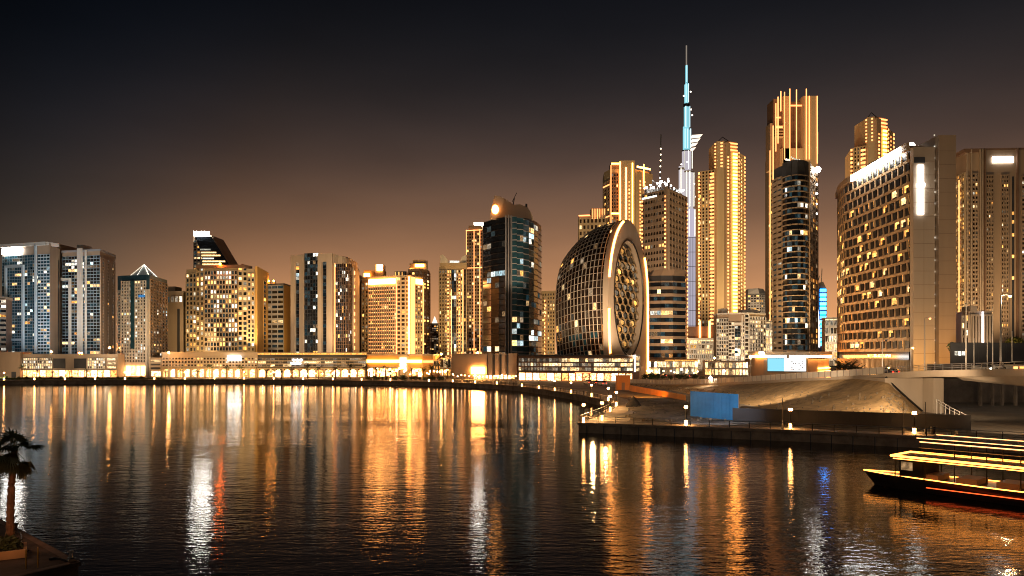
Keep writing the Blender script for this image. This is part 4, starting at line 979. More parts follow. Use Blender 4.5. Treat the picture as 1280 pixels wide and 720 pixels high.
# end walls
x = lambda px, d: t.L(px, d)[0]
a = t.L(1138.2, hd0-1); c = t.L(1165.5, hd0-1); zt2 = t.z(186, hd0)
t.solo('end_wall', M['beige'], lambda b: b.box(a[0]+.15, a[1]-1.2, 0, c[0], a[1]+.6, zt2))
t.solo('slot', M['glass'], lambda b: b.box(c[0]+.01, a[1]+.2, 0, c[0]+.85, a[1]+6, zt2-.4))
for k in range(22): t.solo('slot_lamp', M['w_white'], lambda b: b.box(c[0]+.45, a[1]-.02, 2+k*3.0, c[0]+.7, a[1]+.19, 2.4+k*3.0))
t.solo('tall_wall', M['tan'], lambda b: b.box(c[0]+.86, a[1]-1.6, 0, c[0]+5.35, a[1]+14, t.z(172, hd0)))
lx0, lx1 = x(1143, hd0-2.4), x(1156.5, hd0-2.4)
t.solo('panel_joints', M['brown'], lambda b: ([b.box(a[0]+.2, a[1]-1.215, 4+3.6*k, c[0]-.05, a[1]-1.201, 4.07+3.6*k) for k in range(16)], b.box((a[0]+c[0])/2, a[1]-1.213, 2, (a[0]+c[0])/2+.06, a[1]-1.2005, zt2-12)))
t.solo('panel_joints', M['brown'], lambda b: [b.box(c[0]+.9, a[1]-1.615, 3+3.6*k, c[0]+5.3, a[1]-1.601, 3.07+3.6*k) for k in range(17)])
t.solo('dark_bay', M['dark_panel'], lambda b: b.box(lx0, a[1]-1.32, t.z(206, hd0), lx1, a[1]-1.15, t.z(199, hd0)))
mid = (lx0+lx1)/2+.2
t.solo('sign', M['sign_soft'], lambda b: b.box(mid-.75, a[1]-1.6, t.z(230, hd0), mid+.75, a[1]-1.22, t.z(209, hd0)))
t.solo('sign', M['sign_soft'], lambda b: b.ball((mid, a[1]-1.5, t.z(234, hd0)), 1.1, 10, 6))
t.solo('sign', M['sign_soft'], lambda b: b.box(mid-.8, a[1]-1.6, t.z(270, hd0), mid+.8, a[1]-1.22, t.z(238, hd0)))
t.done()

# right edge tower
t = Bld('apartment_tower', 'wide tall tower with thin balcony columns and a white block sign, at the right edge', 'tower', [(1195, 432), (1207, 420), (1228, 418), (1300, 416)], 26, cap=100)
h = t.z(189, 420); t.core(h, M['tan'])
F = t.F(0); t.grid(F, 3, h-11, 4, 44, .2, .35, .9, M['gold_stone'], M['brown_glass'], .75, (('w_gold', 4), ('w_warm', 2), ('w_dim', 4)), .4); t.strip(F, F[6]*.55, 6, h-14, .5, .95, 'led')
F = t.F(1); u = lambda px: (px-1207)/21*F[6]
for a, c in ((1208.5, 1212), (1215, 1222)): t.grid(F, 3, h-12, 2, 44, .3, .42, .9, M['tan'], M['brown_glass'], .14, HOME, u0=u(a), u1=u(c))
for a in (1207.5, 1213, 1224, 1227): t.solo('fin', M['beige'], lambda b: b.fbox(F, u(a), u(a)+.5, 0, h+.5, .02, 1.3))
F = t.F(2); u = lambda px: (px-1228)/72*F[6]
for a, c in ((1232, 1241), (1251, 1260)): t.grid(F, 3, h-13, 3, 44, .35, .42, .9, M['tan'], M['brown_glass'], .1, HOME, .2, u0=u(a), u1=u(c))
t.grid(F, 3, h-14, 1, 44, .0, .25, .2, M['dark_panel'], M['dark_panel'], .2, (('w_gold', 1),), .6, u0=u(1265), u1=u(1267.6))
t.grid(F, 3, h-14, 3, 44, .35, .42, .9, M['tan'], M['brown_glass'], .15, HOME, .2, u0=u(1276), u1=u(1290))
t.solo('fin', M['brown'], lambda b: b.fbox(F, u(1229.5), u(1231), 0, h+.6, .02, 1.3)); t.solo('fin', M['brown'], lambda b: b.fbox(F, u(1270), u(1272), 0, h+.6, .02, 1.3))
t.solo('sign', M['sign_soft'], lambda b: b.fbox(F, u(1240), u(1266), t.z(203.5, 417), t.z(196, 417), .3, .7))
t.solo('crown', M['brown'], lambda b: b.fbox(F, -9, F[6], h-1, h+1, -10, -.02)); t.done()

t = Bld('apartment_block', 'low pale ribbed block with a white lit edge, in front of the right edge tower', 'building', [(1203, 330), (1212, 326), (1240, 326)], 14, cap=40)
h = t.z(390, 327); t.core(h, M['beige'])
F = t.F(1)
t.grid(F, 2, h-1, 8, 1, .4, .06, .8, M['beige'], M['brown_glass'], .1, GOLD); t.grid(t.F(0), 2, h-1, 2, 8, .3, .3, .6, M['beige'], M['brown_glass'], .4, HOME)
t.strip(F, F[6]*.52, 2, h, .6, .9, 'white_led'); t.solo('gable', M['beige'], lambda b: b.fbox(F, .2, F[6]*.3, h+.01, h+2.4, -6, .4)); t.lip(h, M['beige'], .4, .2, 'cornice'); t.done()
# ================================================================== WATER, GROUND, QUAYS
def water_mat():
    m, t, o = nt('canal water')
    p = N(t, 'ShaderNodeBsdfPrincipled')
    p.inputs['Base Color'].default_value = (.003, .004, .006, 1); p.inputs['IOR'].default_value = 1.33
    p.inputs['Roughness'].default_value = .075; p.inputs['Specular IOR Level'].default_value = .13
    tc = N(t, 'ShaderNodeTexCoord')
    def noise(sc, scale, det):
        mp = N(t, 'ShaderNodeMapping'); mp.inputs['Scale'].default_value = sc; t.links.new(tc.outputs['Object'], mp.inputs[0])
        n = N(t, 'ShaderNodeTexNoise'); n.inputs['Scale'].default_value = scale; n.inputs['Detail'].default_value = det; n.inputs['Roughness'].default_value = .55
        t.links.new(mp.outputs[0], n.inputs['Vector']); return n
    a = noise((.6, 1.25, 1), 1.5, 3); b = noise((.35, 1, 1), .45, 2)
    big = noise((.35, 1.6, 1), .02, 3)                 # calm and ruffled bands drawn out across the canal
    mr = N(t, 'ShaderNodeMapRange'); mr.inputs['From Min'].default_value = .38; mr.inputs['From Max'].default_value = .62; mr.inputs['To Min'].default_value = .55; mr.inputs['To Max'].default_value = 1.25
    t.links.new(big.outputs['Fac'], mr.inputs['Value'])
    b1 = N(t, 'ShaderNodeBump'); b1.inputs['Distance'].default_value = WAVE[0]
    b2 = N(t, 'ShaderNodeBump'); b2.inputs['Distance'].default_value = WAVE[1]
    t.links.new(mr.outputs[0], b1.inputs['Strength']); t.links.new(mr.outputs[0], b2.inputs['Strength'])
    t.links.new(a.outputs['Fac'], b1.inputs['Height']); t.links.new(b.outputs['Fac'], b2.inputs['Height'])
    t.links.new(b1.outputs[0], b2.inputs['Normal']); t.links.new(b2.outputs[0], p.inputs['Normal'])
    t.links.new(p.outputs[0], o.inputs['Surface'])
    return m
WAVE = (.027, .034)
b = MB(); b.add([(-1500, -60, 0), (1500, -60, 0), (1500, 420, 0), (-1500, 420, 0)], [(0, 1, 2, 3)])
tag(b.build('water', water_mat()), kind='structure')

SHORE = [(-900, 255), (-400, 282), (-190, 296), (-105, 308), (-60, 296), (-22, 279), (-6, 260), (2.2, 245), (8.5, 226), (13, 210), (17.2, 193.5), (19.6, 178), (20.4, 165), (19, 152), (15.5, 138), (9.9, 119), (38.6, 107), (60.5, 94.5), (170, 38)]
ground_m = surf('paved ground', (.17, .14, .11), .85, .25, .12, bump=.02)
from mathutils.geometry import tessellate_polygon
poly = SHORE + [(2800, 38), (2800, 3900), (-2800, 3900), (-2800, 255)]
tris = tessellate_polygon([[Vector((x, y, 0)) for x, y in poly]])
me = D.meshes.new('ground'); me.from_pydata([(x, y, GZ) for x, y in poly], [], [tuple(q) for q in tris]); me.materials.append(ground_m)
bm = bmesh.new(); bm.from_mesh(me); bmesh.ops.recalc_face_normals(bm, faces=bm.faces)
if sum(f.normal.z for f in bm.faces) < 0: bmesh.ops.reverse_faces(bm, faces=bm.faces)
bm.to_mesh(me); bm.free()
go = D.objects.new('ground', me); C.objects.link(go); tag(go, kind='structure')
quay_m = surf('quay concrete blocks', (.20, .15, .11), .85, .3, .5, bump=.03)
b = MB()
for i in range(len(SHORE)-1):
    p, q = SHORE[i], SHORE[i+1]
    b.add([(*p, -1.5), (*q, -1.5), (*q, GZ-.25), (*p, GZ-.25)], [(0, 1, 2, 3)])
    dx, dy = q[0]-p[0], q[1]-p[1]; l = math.hypot(dx, dy); n = (dy/l*.18, -dx/l*.18); n2 = (-dy/l*.5, dx/l*.5)
    b.hexa([(p[0]+n[0], p[1]+n[1], GZ-.25), (q[0]+n[0], q[1]+n[1], GZ-.25), (q[0]+n2[0], q[1]+n2[1], GZ-.25), (p[0]+n2[0], p[1]+n2[1], GZ-.25),
            (p[0]+n[0], p[1]+n[1], GZ+.12), (q[0]+n[0], q[1]+n[1], GZ+.12), (q[0]+n2[0], q[1]+n2[1], GZ+.12), (p[0]+n2[0], p[1]+n2[1], GZ+.12)])
    if i >= 14:                          # vertical joints and dark fenders of the near quay
        for k in range(int(l/2.6)):
            u = (k+.5)*2.6/l; c = (p[0]+dx*u, p[1]+dy*u); e = (.06*dx/l, .06*dy/l); r = [(c[0]-e[0]+n[0], c[1]-e[1]+n[1]), (c[0]+e[0]+n[0], c[1]+e[1]+n[1]), (c[0]+e[0], c[1]+e[1]), (c[0]-e[0], c[1]-e[1])]
            b.prism(r, -.5, GZ-.26, 1)
tag(b.build('quay_edge', [quay_m, M['dark_panel']]), kind='structure')

def offset(line, w):
    out = []
    for i, p in enumerate(line):
        a, c = Vector(line[max(0, i-1)]), Vector(line[min(len(line)-1, i+1)]); t = (c-a).normalized(); n = Vector((-t.y, t.x)); out.append((p[0]+n.x*w, p[1]+n.y*w))
    return out
def strip_sheet(name, line, w0, w1, z, mat):
    a, c = offset(line, w0), offset(line, w1); b = MB()
    for i in range(len(line)-1): b.add([(*a[i], z), (*a[i+1], z), (*c[i+1], z), (*c[i], z)], [(0, 1, 2, 3)])
    return tag(b.build(name, mat), kind='structure')
path_m = surf('pale paving', (.34, .28, .21), .8, .15, .4, bump=.01)
strip_sheet('promenade_path', SHORE[:16], .52, 6.5, GZ+.004, path_m)
strip_sheet('promenade_path', SHORE[15:], .52, 4.6, GZ+.008, surf('quay paving', (.26, .20, .15), .8, .2, .4, bump=.01))
dirt_m = surf('bare dirt', (.13, .095, .065), .95, .45, .35, bump=.12, bscale=1.2)
b = MB(); nx, ny = 26, 26; R.seed(71)
dq = [(17.5, 122), (32, 118), (43, 168), (27, 190)]
for i in range(nx):
    for j in range(ny):
        u, v = i/(nx-1), j/(ny-1)
        x = (dq[0][0]*(1-u)+dq[1][0]*u)*(1-v)+(dq[3][0]*(1-u)+dq[2][0]*u)*v; y = (dq[0][1]*(1-u)+dq[1][1]*u)*(1-v)+(dq[3][1]*(1-u)+dq[2][1]*u)*v
        e = min(1, min(u, 1-u, v, 1-v)*5); b.v.append((x, y, GZ-.02+e*(.12+.35*R.random()**2)))
for i in range(nx-1):
    for j in range(ny-1): b.f.append((i*ny+j, (i+1)*ny+j, (i+1)*ny+j+1, i*ny+j+1)); b.m.append(0)
tag(b.build('dirt_lot', dirt_m, smooth=True), kind='structure')
def heap(name, label, cat, loc, r, h, mat, seed):
    R.seed(seed); b = MB(); n = 16; rings = 5
    for k in range(rings+1):
        for j in range(n):
            q = r*(1-k/rings)*(1+.25*(R.random()-.5)); b.v.append((q*math.cos(6.283*j/n), q*math.sin(6.283*j/n), h*(k/rings)**.8*(1+.1*(R.random()-.5))))
    for k in range(rings):
        for j in range(n): b.f.append((k*n+j, k*n+(j+1) % n, (k+1)*n+(j+1) % n, (k+1)*n+j)); b.m.append(0)
    o = b.build(name, mat, smooth=True); o.location = loc; tag(o, label, cat)
heap('dirt_heap', 'dark pointed heap on the bare ground behind the promenade', 'heap', (*W(792, 155), GZ), 1.6, 2.0, surf('dark soil', (.03, .024, .02), .95, .4, 1.5), 1)
heap('rubble_heap', 'low pale heap of rubble at the edge of the lit promenade', 'heap', (*W(788, 138), GZ), 1.1, .6, M['concrete'], 2)
heap('rubble_heap', 'small grey heap of rubble near the orange barrier', 'heap', (*W(779, 170), GZ), 1.2, .7, M['concrete'], 3)

# ------------------------------------------------------------------ ramp, bank and bridge on the right
RP = [(1900, 84, 10.4), (1400, 105, 9.6), (1280, 116, 9.25), (1180, 131, 8.7), (1155, 136, 8.5), (1105, 146, 7.8), (1055, 159, 6.9), (1000, 175, 6.0), (930, 200, 4.3), (880, 220, 3.1), (830, 244, 2.0), (785, 268, GZ+.05)]
road = [W(p, d) for p, d, z in RP]; rz_ = [z for *_, z in RP]
back = offset(road, -15.)
asph = surf('asphalt', (.05, .046, .042), .8, .2, .5)
b = MB()
for i in range(len(road)-1): b.add([(*road[i], rz_[i]), (*road[i+1], rz_[i+1]), (*back[i+1], rz_[i+1]), (*back[i], rz_[i])], [(3, 2, 1, 0)])
tag(b.build('road', asph), kind='structure')
b = MB(); ins = [offset(road, -w) for w in (7.3, 7.6)]
for i in range(len(road)-1): b.add([(*ins[0][i], rz_[i]+.006), (*ins[0][i+1], rz_[i+1]+.006), (*ins[1][i+1], rz_[i+1]+.006), (*ins[1][i], rz_[i]+.006)], [(3, 2, 1, 0)])
tag(b.build('road_marking', surf('road paint', (.7, .68, .6), .6)), kind='structure')
sand = surf('compacted sand bank', (.38, .25, .12), .95, .3, .45, bump=.25, bscale=.7)
top = [(785, 266, GZ), (830, 243, 1.9), (880, 219, 2.9), (930, 199, 4.0), (1000, 174, 5.7), (1055, 158, 6.6), (1105, 145, 7.4), (1106, 144.5, 7.4), (1107, 144, 7.4), (1108, 143.5, 7.4)]
toe = [(783, 262), (822, 232), (862, 200), (903, 172), (980, 140), (1050, 127), (1100, 121), (1128, 124), (1146, 131), (1154, 141.5)]
from mathutils import noise as mn
b = MB(); K, SUB = 26, 7; cols = []
for i in range(len(top)-1):
    for q in range(SUB if i < len(top)-2 else SUB+1):
        f = q/SUB; cols.append(([top[i][c]*(1-f)+top[i+1][c]*f for c in range(3)], [toe[i][c]*(1-f)+toe[i+1][c]*f for c in range(2)]))
for tp, te in cols:
    p, q = W(*tp[:2]), W(*te)
    for k in range(K+1):
        u = k/K; x, y = p[0]+(q[0]-p[0])*u, p[1]+(q[1]-p[1])*u; e = math.sin(math.pi*min(1, u*1.02))
        bump = .30*mn.noise((x*.45, y*.45, 3)) + .22*mn.noise((x*1.3, y*1.3, 9)) + .10*mn.noise((x*3.1, y*3.1, 5))
        for t0 in (.0, 1.5):              # two wheel ruts slanting up the bank
            dd = abs((x-(26.+t0+.55*(165-y)))) ; bump -= .38*math.exp(-(dd/.45)**2)
        b.v.append((x, y, (tp[2]-GZ)*(1-u-.07*math.sin(u*math.pi))+GZ-.05*u+bump*e))
for i in range(len(cols)-1):
    for k in range(K): b.f.append((i*(K+1)+k, i*(K+1)+k+1, (i+1)*(K+1)+k+1, (i+1)*(K+1)+k)); b.m.append(0)
o = b.build('embankment', sand, smooth=True); tag(o, kind='structure')
b = MB(); R.seed(23)                      # stones strewn over the bank and the bare lot
for k in range(420):
    tp, te = cols[R.randrange(len(cols)-6)]; u = R.uniform(.35, 1.0); p, q = W(*tp[:2]), W(*te)
    x, y, z = p[0]+(q[0]-p[0])*u, p[1]+(q[1]-p[1])*u, (tp[2]-GZ)*(1-u-.07*math.sin(u*math.pi))+GZ+.05
    s = R.uniform(.06, .22); b.hexa([(x-s, y-s*.8, z-.2), (x+s, y-s, z-.2), (x+s*.8, y+s, z-.2), (x-s, y+s*.7, z-.2), (x-s*.6, y-s*.5, z+s), (x+s*.5, y-s*.6, z+s*.8), (x+s*.4, y+s*.6, z+s*1.1), (x-s*.5, y+s*.4, z+s*.7)])
for k in range(160):
    x, y = R.uniform(18, 40), R.uniform(122, 172)
    if y > 120+(x-17)*3.2+30 or x < 17+.2*(y-122)*.9: continue
    s = R.uniform(.08, .3); z = GZ+.1; b.hexa([(x-s, y-s*.8, z-.2), (x+s, y-s, z-.2), (x+s*.8, y+s, z-.2), (x-s, y+s*.7, z-.2), (x-s*.6, y-s*.5, z+s), (x+s*.5, y-s*.6, z+s*.8), (x+s*.4, y+s*.6, z+s*1.1), (x-s*.5, y+s*.4, z+s*.7)])
tag(b.build('rubble', surf('loose stones', (.17, .13, .085), .9, .3, 1.)), 'loose stones strewn over the sand bank and bare lot', 'rubble', None, 'stuff')
b = MB(); pts = [(*W(1107+ (1153-1107)*u, 142.6-1.6*u), (7.45-6.0*(u**.9))+.12) for u in [k/12 for k in range(13)]]
b.tube(pts, .2, 6); tag(b.build('drain_hose', M['dark_metal']), 'black hose running down the sand bank beside the bridge abutment', 'hose')

br = thing('bridge', 'concrete road bridge with railings rising from a sand bank to the right edge', 'bridge', (0, 0, 0))
conc = surf('bridge concrete', (.38, .31, .24), .75, .12, .2, bump=.01, streak=True)
ix = list(range(0, 6)); b = MB()
for i in range(0, 5):                     # deck edge beam
    p, q, p2, q2 = road[i], road[i+1], back[i], back[i+1]; z0, z1 = rz_[i], rz_[i+1]
    b.hexa([(*p, z0-.75), (*q, z1-.75), (*q2, z1-.75), (*p2, z0-.75), (*p, z0-.02), (*q, z1-.02), (*q2, z1-.02), (*p2, z0-.02)])
b.build('deck', conc, br)
fr_in, fr_out = offset(road, -.35), offset(road, .22)
b = MB()
for i in range(len(road)-1):
    z0, z1 = rz_[i], rz_[i+1]; hi = .35 if i < 5 else .2
    b.hexa([(*fr_out[i], z0-.55), (*fr_out[i+1], z1-.55), (*fr_in[i+1], z1-.55), (*fr_in[i], z0-.55), (*fr_out[i], z0+hi), (*fr_out[i+1], z1+hi), (*fr_in[i+1], z1+hi), (*fr_in[i], z0+hi)])
b.build('parapet', conc, br)
g_out, g_in = offset(road, -2.2), offset(road, -13.)
b = MB()
for i in range(0, 3):
    p, q, p2, q2 = g_out[i], g_out[i+1], g_in[i], g_in[i+1]; z0, z1 = rz_[i]-.76, rz_[i+1]-.76
    dz = (2.3, 2.2, 1.8, .6)
    s0, s1 = offset(road, -3.6)[i], offset(road, -3.6)[i+1]
    b.hexa([(*s0, z0-dz[i]), (*s1, z1-dz[i+1]), (*q2, z1-dz[i+1]), (*p2, z0-dz[i]), (*p, z0), (*q, z1), (*q2, z1), (*p2, z0)])
b.build('girder', conc, br)
def pxbox(b, p0, p1, d, z0, z1, dp, m=0): a, c = W(p0, d), W(p1, d); b.box(a[0], a[1], z0, c[0], a[1]+dp, z1, m)
b = MB(); pxbox(b, 1106, 1168, 142.2, .5, 7.35, 14); b.build('abutment', conc, br)
b = MB(); pxbox(b, 1167, 1179.5, 138.5, .5, 7.5, 4); b.build('pilaster', conc, br)
b = MB(); pxbox(b, 1165, 1500, 168, .5, 9.5, 2); b.build('rear_wall', M['dark_concrete'], br)
for px in (1226, 1241, 1253, 1270, 1292): b = MB(); pxbox(b, px, px+2, 158, .5, 8.0, .8); b.build('column', M['dark_concrete'], br)
def along(line, zs, step, i0, i1):
    out = []; rem = 0
    for i in range(i0, i1):
        p, q = line[i], line[i+1]; l = math.hypot(q[0]-p[0], q[1]-p[1]); u = rem
        while u < l: out.append((p[0]+(q[0]-p[0])*u/l, p[1]+(q[1]-p[1])*u/l, zs[i]+(zs[i+1]-zs[i])*u/l, math.atan2(q[1]-p[1], q[0]-p[0]))); u += step
        rem = u-l
    return out
for x, y, z, a in along(road, rz_, 2.0, 1, 5):
    b = MB(); b.box(-.05, -.05, .3, .05, .05, 1.35); o = b.build('rail_post', M['steel'], br); o.location = (x, y, z); o.rotation_euler.z = a
for zz in (.7, 1.0, 1.32):
    b = MB(); b.tube([(*p, z+zz) for p, z in zip(road[1:6], rz_[1:6])], .045, 5); b.build('handrail', M['steel'], br)
b = MB(); q_ = [(p, z) for p, z in zip(road[5:], rz_[5:])]
for (p, z), (q, z1) in zip(q_[:-1], q_[1:]):
    b.hexa([(p[0], p[1]-.04, z+.25), (q[0], q[1]-.04, z1+.25), (q[0], q[1]+.04, z1+.25), (p[0], p[1]+.04, z+.25), (p[0], p[1]-.04, z+1.5), (q[0], q[1]-.04, z1+1.5), (q[0], q[1]+.04, z1+1.5), (p[0], p[1]+.04, z+1.5)])
b.build('screen_panel', surf('pale screen panel', (.55, .50, .44), .5, .1, .4), br)
for x, y, z, a in along(road, rz_, 2.2, 5, 11):
    b = MB(); b.box(-.06, -.12, -.8, .06, .12, 1.56); o = b.build('rail_post', M['dark_metal'] if 0 else M['steel'], br); o.location = (x, y, z); o.rotation_euler.z = a
for k, (x, y, z, a) in enumerate(along(fr_out, [z for z in rz_], 1.05, 1, 3)):
    if k % 1 == 0 and 4 < k < 14: b = MB(); b.box(-.2, -.2, .36, .2, .2, .66); o = b.build('parapet_lamp', M['lampdot'], br); o.location = (x, y, z)
b = MB(); P_ = [(*W(1171, 137.4), 3.9), (*W(1190, 130), 2.9), (*W(1213, 122), 2.1)]
b.tube(P_, .07, 5); b.tube([(x, y, z-.5) for x, y, z in P_], .05, 5)
for k in range(8):
    u = k/7*2; i = min(1, int(u)); f = u-i; x, y, z = [P_[i][c]+(P_[i+1][c]-P_[i][c])*f for c in range(3)]; b.box(x-.05, y-.05, GZ-.1, x+.05, y+.05, z)
tag(b.build('guardrail', M['white_panel']), 'short white guardrail sloping down beside the bridge abutment', 'guardrail')

# hoardings
def hoard(name, label, cat, p0, d0, p1, d1, h0, h1, mat, postmat, step=2.4, rib=0):
    a, c = W(p0, d0), W(p1, d1); L = math.hypot(c[0]-a[0], c[1]-a[1]); t = thing(name, label, cat, (*a, GZ), None, math.atan2(c[1]-a[1], c[0]-a[0]))
    n = max(2, int(L/step))
    for k in range(n):
        b = MB(); u0, u1 = L*k/n, L*(k+1)/n; z0, z1 = h0+(h1-h0)*k/n, h0+(h1-h0)*(k+1)/n
        b.hexa([(u0+.01, -.03, .05), (u1-.01, -.03, .05), (u1-.01, .03, .05), (u0+.01, .03, .05), (u0+.01, -.03, z0), (u1-.01, -.03, z1), (u1-.01, .03, z1), (u0+.01, .03, z0)])
        if rib:
            for q in range(6): uu = u0+(u1-u0)*(q+.5)/6; b.box(uu-.03, -.05, .06, uu+.03, -.032, min(z0, z1)-.02)
        b.build('panel', mat, t)
    for k in range(n+1):
        b = MB(); u = L*k/n; b.box(u-.05, .035, 0, u+.05, .15, h0+(h1-h0)*k/n+.05); b.build('post', postmat, t)
    return t
hoard('site_fence', 'long low black site fence between the sand bank and the quay', 'fence', 916, 121.5, 1213, 107, 2.1, 2.15, surf('black hoarding sheet', (.022, .018, .017), .6, .25, .4), M['dark_metal'])
hoard('hoarding', 'tall bright blue sheet hoarding standing in front of the sand bank', 'hoarding', 863, 130, 923, 123, 4.25, 4.1, surf('blue painted sheet', (.015, .16, .36), .5, .2, .35), M['tan'], 1.5, 1)
hoard('barrier', 'low orange lit barrier running back from the blue hoarding', 'barrier', 787, 216, 857, 174, 1.7, 1.25, surf('orange board', (.55, .19, .03), .6, .15, .3), M['dark_metal'], 3.0)
t = thing('site_cabin', 'orange lit site cabin at the far end of the orange barrier', 'cabin', (*W(778.5, 224), GZ))
b = MB(); b.box(-1.9, -1.2, 0, 1.9, 1.2, 3.9); b.build('wall', surf('orange board', (.55, .19, .03)), t); b = MB(); b.box(-2.05, -1.35, 3.91, 2.05, 1.35, 4.1); b.build('roof', M['tan'], t); b = MB(); b.box(-.5, -1.25, 0, .4, -1.21, 2.1); b.build('door', M['brown'], t)
t = hoard('site_fence', 'tall dark brown site wall under the trees, behind the bridge railings', 'fence', 1188, 192, 1330, 186, 12.9, 12.7, M['dark_panel'], M['dark_metal'], 5.)
b = MB(); [b.box(.9+k*.8, -.2, 9.8, 1.5+k*.8, -.08, 10.8) for k in range(3)]; b.build('sign', M['w_white'], t)

# ------------------------------------------------------------------ promenade lamps, railings, street lamps
def promenade_lamp():
    t = thing('promenade_lamp', 'x', 'lamp')
    b = MB(); b.box(-.07, -.07, .7, .07, .07, 2.6); b.build('post', M['dark_metal'], t)
    b = MB(); b.box(-.16, -.16, 0, .16, .16, .1); b.build('foot', M['concrete'], t)
    b = MB(); b.box(-.14, -.14, .1, .14, .14, .82); b.build('base_light', M['lamp_base'], t)
    b = MB(); b.box(-.2, -.2, 2.58, .2, .2, 2.9); o = b.build('lamp_head', M['lamp_head'], t)
    c = MB(); c.box(-.24, -.24, 2.9, .24, .24, 2.96); c.build('cap', M['dark_metal'], o)
    return t
M['lamp_head'] = glow('promenade lamp head', (1, .40, .10), 110, sample=True)
M['lamp_base'] = glow('promenade lamp base', (1, .42, .11), 60, sample=True)
lp = promenade_lamp(); tree = [(c, kids(c)) for c in kids(lp)]
spots = [(p, None) for p in (5, 43, 81, 119, 156, 193, 231, 268, 305, 342, 379, 416, 452, 488, 536, 566, 594, 621)]
inl = offset(SHORE, .45)
def on_shore(px):
    for i in range(len(inl)-4):
        a, c = inl[i], inl[i+1]; k = (px-640)/1000
        f0, f1 = a[0]-k*a[1], c[0]-k*c[1]
        if f0*f1 <= 0 and i < 11: u = f0/(f0-f1); return (a[0]+(c[0]-a[0])*u, a[1]+(c[1]-a[1])*u)
first = True; GL = 'low lamps along the promenade edge'
for k, (px, _) in enumerate(spots):
    p = on_shore(px); lab = 'slim lamp with lit head and foot on the straight far promenade edge'
    if first: lp.location = (*p, GZ+.12); lp['label'] = lab; lp['group'] = GL; first = False
    else: dup(lp, (*p, GZ+.12), 0, lab, GL, tree=tree)
inn = offset(SHORE, .9)
for i, u in ((7, .0), (7, .75), (8, .5), (9, .3), (10, .3), (11, .4), (12, .7), (13, .7)):
    a, c = inn[i], inn[i+1]
    dup(lp, (a[0]+(c[0]-a[0])*u, a[1]+(c[1]-a[1])*u, GZ), 0, 'slim lit lamp on the curved promenade edge round the inlet', 'lamps round the inlet', tree=tree)
for px, d, lab in ((729.5, 119, 'slim lit lamp at the sharp quay corner beside the inlet'), (752.5, 123.5, 'slim lit lamp on the pale paving just behind the quay corner'), (857.5, 114.5, 'slim lit lamp in front of the blue hoarding'), (988, 109.2, 'slim lit lamp before the left part of the black fence'), (1143, 103.2, 'slim lit lamp before the bridge abutment, between two thin poles')):
    dup(lp, (*W(px, d), GZ), 0, lab, 'lamps on the near quay', tree=tree)
def railing(label, line, step, h=1.05):
    t = thing('railing', label, 'railing', (0, 0, GZ+.1))
    for x, y, z, a in along(line, [0]*len(line), step, 0, len(line)-1):
        b = MB(); b.box(-.045, -.045, 0, .045, .045, h); o = b.build('post', M['dark_metal'], t); o.location = (x, y, 0); o.rotation_euler.z = a
    for zz, r in ((h, .045), (h*.66, .02), (h*.33, .02)): b = MB(); b.tube([(*p, zz) for p in line], r, 5); b.build('rail' if r > .03 else 'wire', M['dark_metal'] if r < .03 else M['steel'], t)
railing('thin railing curving round the promenade inlet', offset(SHORE, .35)[6:16], 2.6)
railing('low dark post and wire railing along the straight near quay', offset(SHORE, .4)[15:19], 2.7, .95)
for px, d, lab in ((978, 110, 'thin dark pole beside the lamp before the black fence'), (1129, 104, 'thin dark pole left of the lamp before the bridge abutment'), (1157, 102.5, 'thin dark pole right of the lamp before the bridge abutment')):
    t = thing('pole', lab, 'pole', (*W(px, d), GZ)); b = MB(); b.tube([(0, 0, 0), (0, 0, 3.0), (0, 0, 4.2)], [.06, .05, .04], 6); b.build('shaft', M['dark_metal'], t); b = MB(); b.box(-.12, -.12, 0, .12, .12, .7); b.build('base', M['dark_metal'], t)
for px, d, lab, s in ((1166, 103.5, 'small dark bin on the quay right of the lamp and poles', 0), (1201, 103.5, 'pale low kiosk block with a short mast at the end of the black fence', 1)):
    t = thing('bin' if not s else 'service_box', lab, 'bin' if not s else 'box', (*W(px, d), GZ))
    b = MB(); (b.tube([(0, 0, 0), (0, 0, .9)], [.28, .33], 10) if not s else b.box(-.55, -.3, 0, .55, .3, .42)); b.build('body', M['dark_metal'] if not s else M['concrete'], t)
    b = MB(); (b.tube([(0, 0, .91), (0, 0, 1.0)], [.36, .3], 10) if not s else b.tube([(0, 0, .43), (0, 0, .95)], .04, 5)); b.build('lid' if not s else 'mast', M['dark_metal'], t)

def street_lamp(label, px, d, z0, h, arm=1.2, mat='lamp_warm', r=.09, light=0, two=False):
    t = thing('street_lamp', label, 'street lamp', (*W(px, d), z0))
    b = MB(); b.tube([(0, 0, 0), (0, 0, h*.5), (0, 0, h)], [r*1.4, r*1.1, r*.8], 8); b.build('post', M['steel'], t)
    b = MB(); b.tube([(0, 0, 0), (0, 0, .6)], [r*2.4, r*1.9], 8); b.build('base', M['steel'], t)
    for sg in ((1, -1) if two else (1,)):
        if arm: b = MB(); b.tube([(0, 0, h-.05), (sg*arm*.5, 0, h+.12), (sg*arm, 0, h+.1)], r*.6, 6); b.build('arm', M['steel'], t)
        b = MB(); b.box(sg*arm-.05 if arm else -.3, -.18, h-.02, sg*arm+.6 if arm else .3, .18, h+.16); o = b.build('lamp_head', M['steel'], t)
        b = MB(); b.ball((sg*arm+.28 if arm else 0, 0, h-.1), .2 if d < 200 else .42, 8, 5); b.build('bulb', M[mat], o)
    if light: lampglow((W(px, d)[0]+arm, d, z0+h-.7), (1, .66, .34), light, .25)
    return t
street_lamp('tall street lamp on the bridge with a single glowing arm', 1251, 121, 9.05, 11.5, 1.1, light=2200, r=.13)
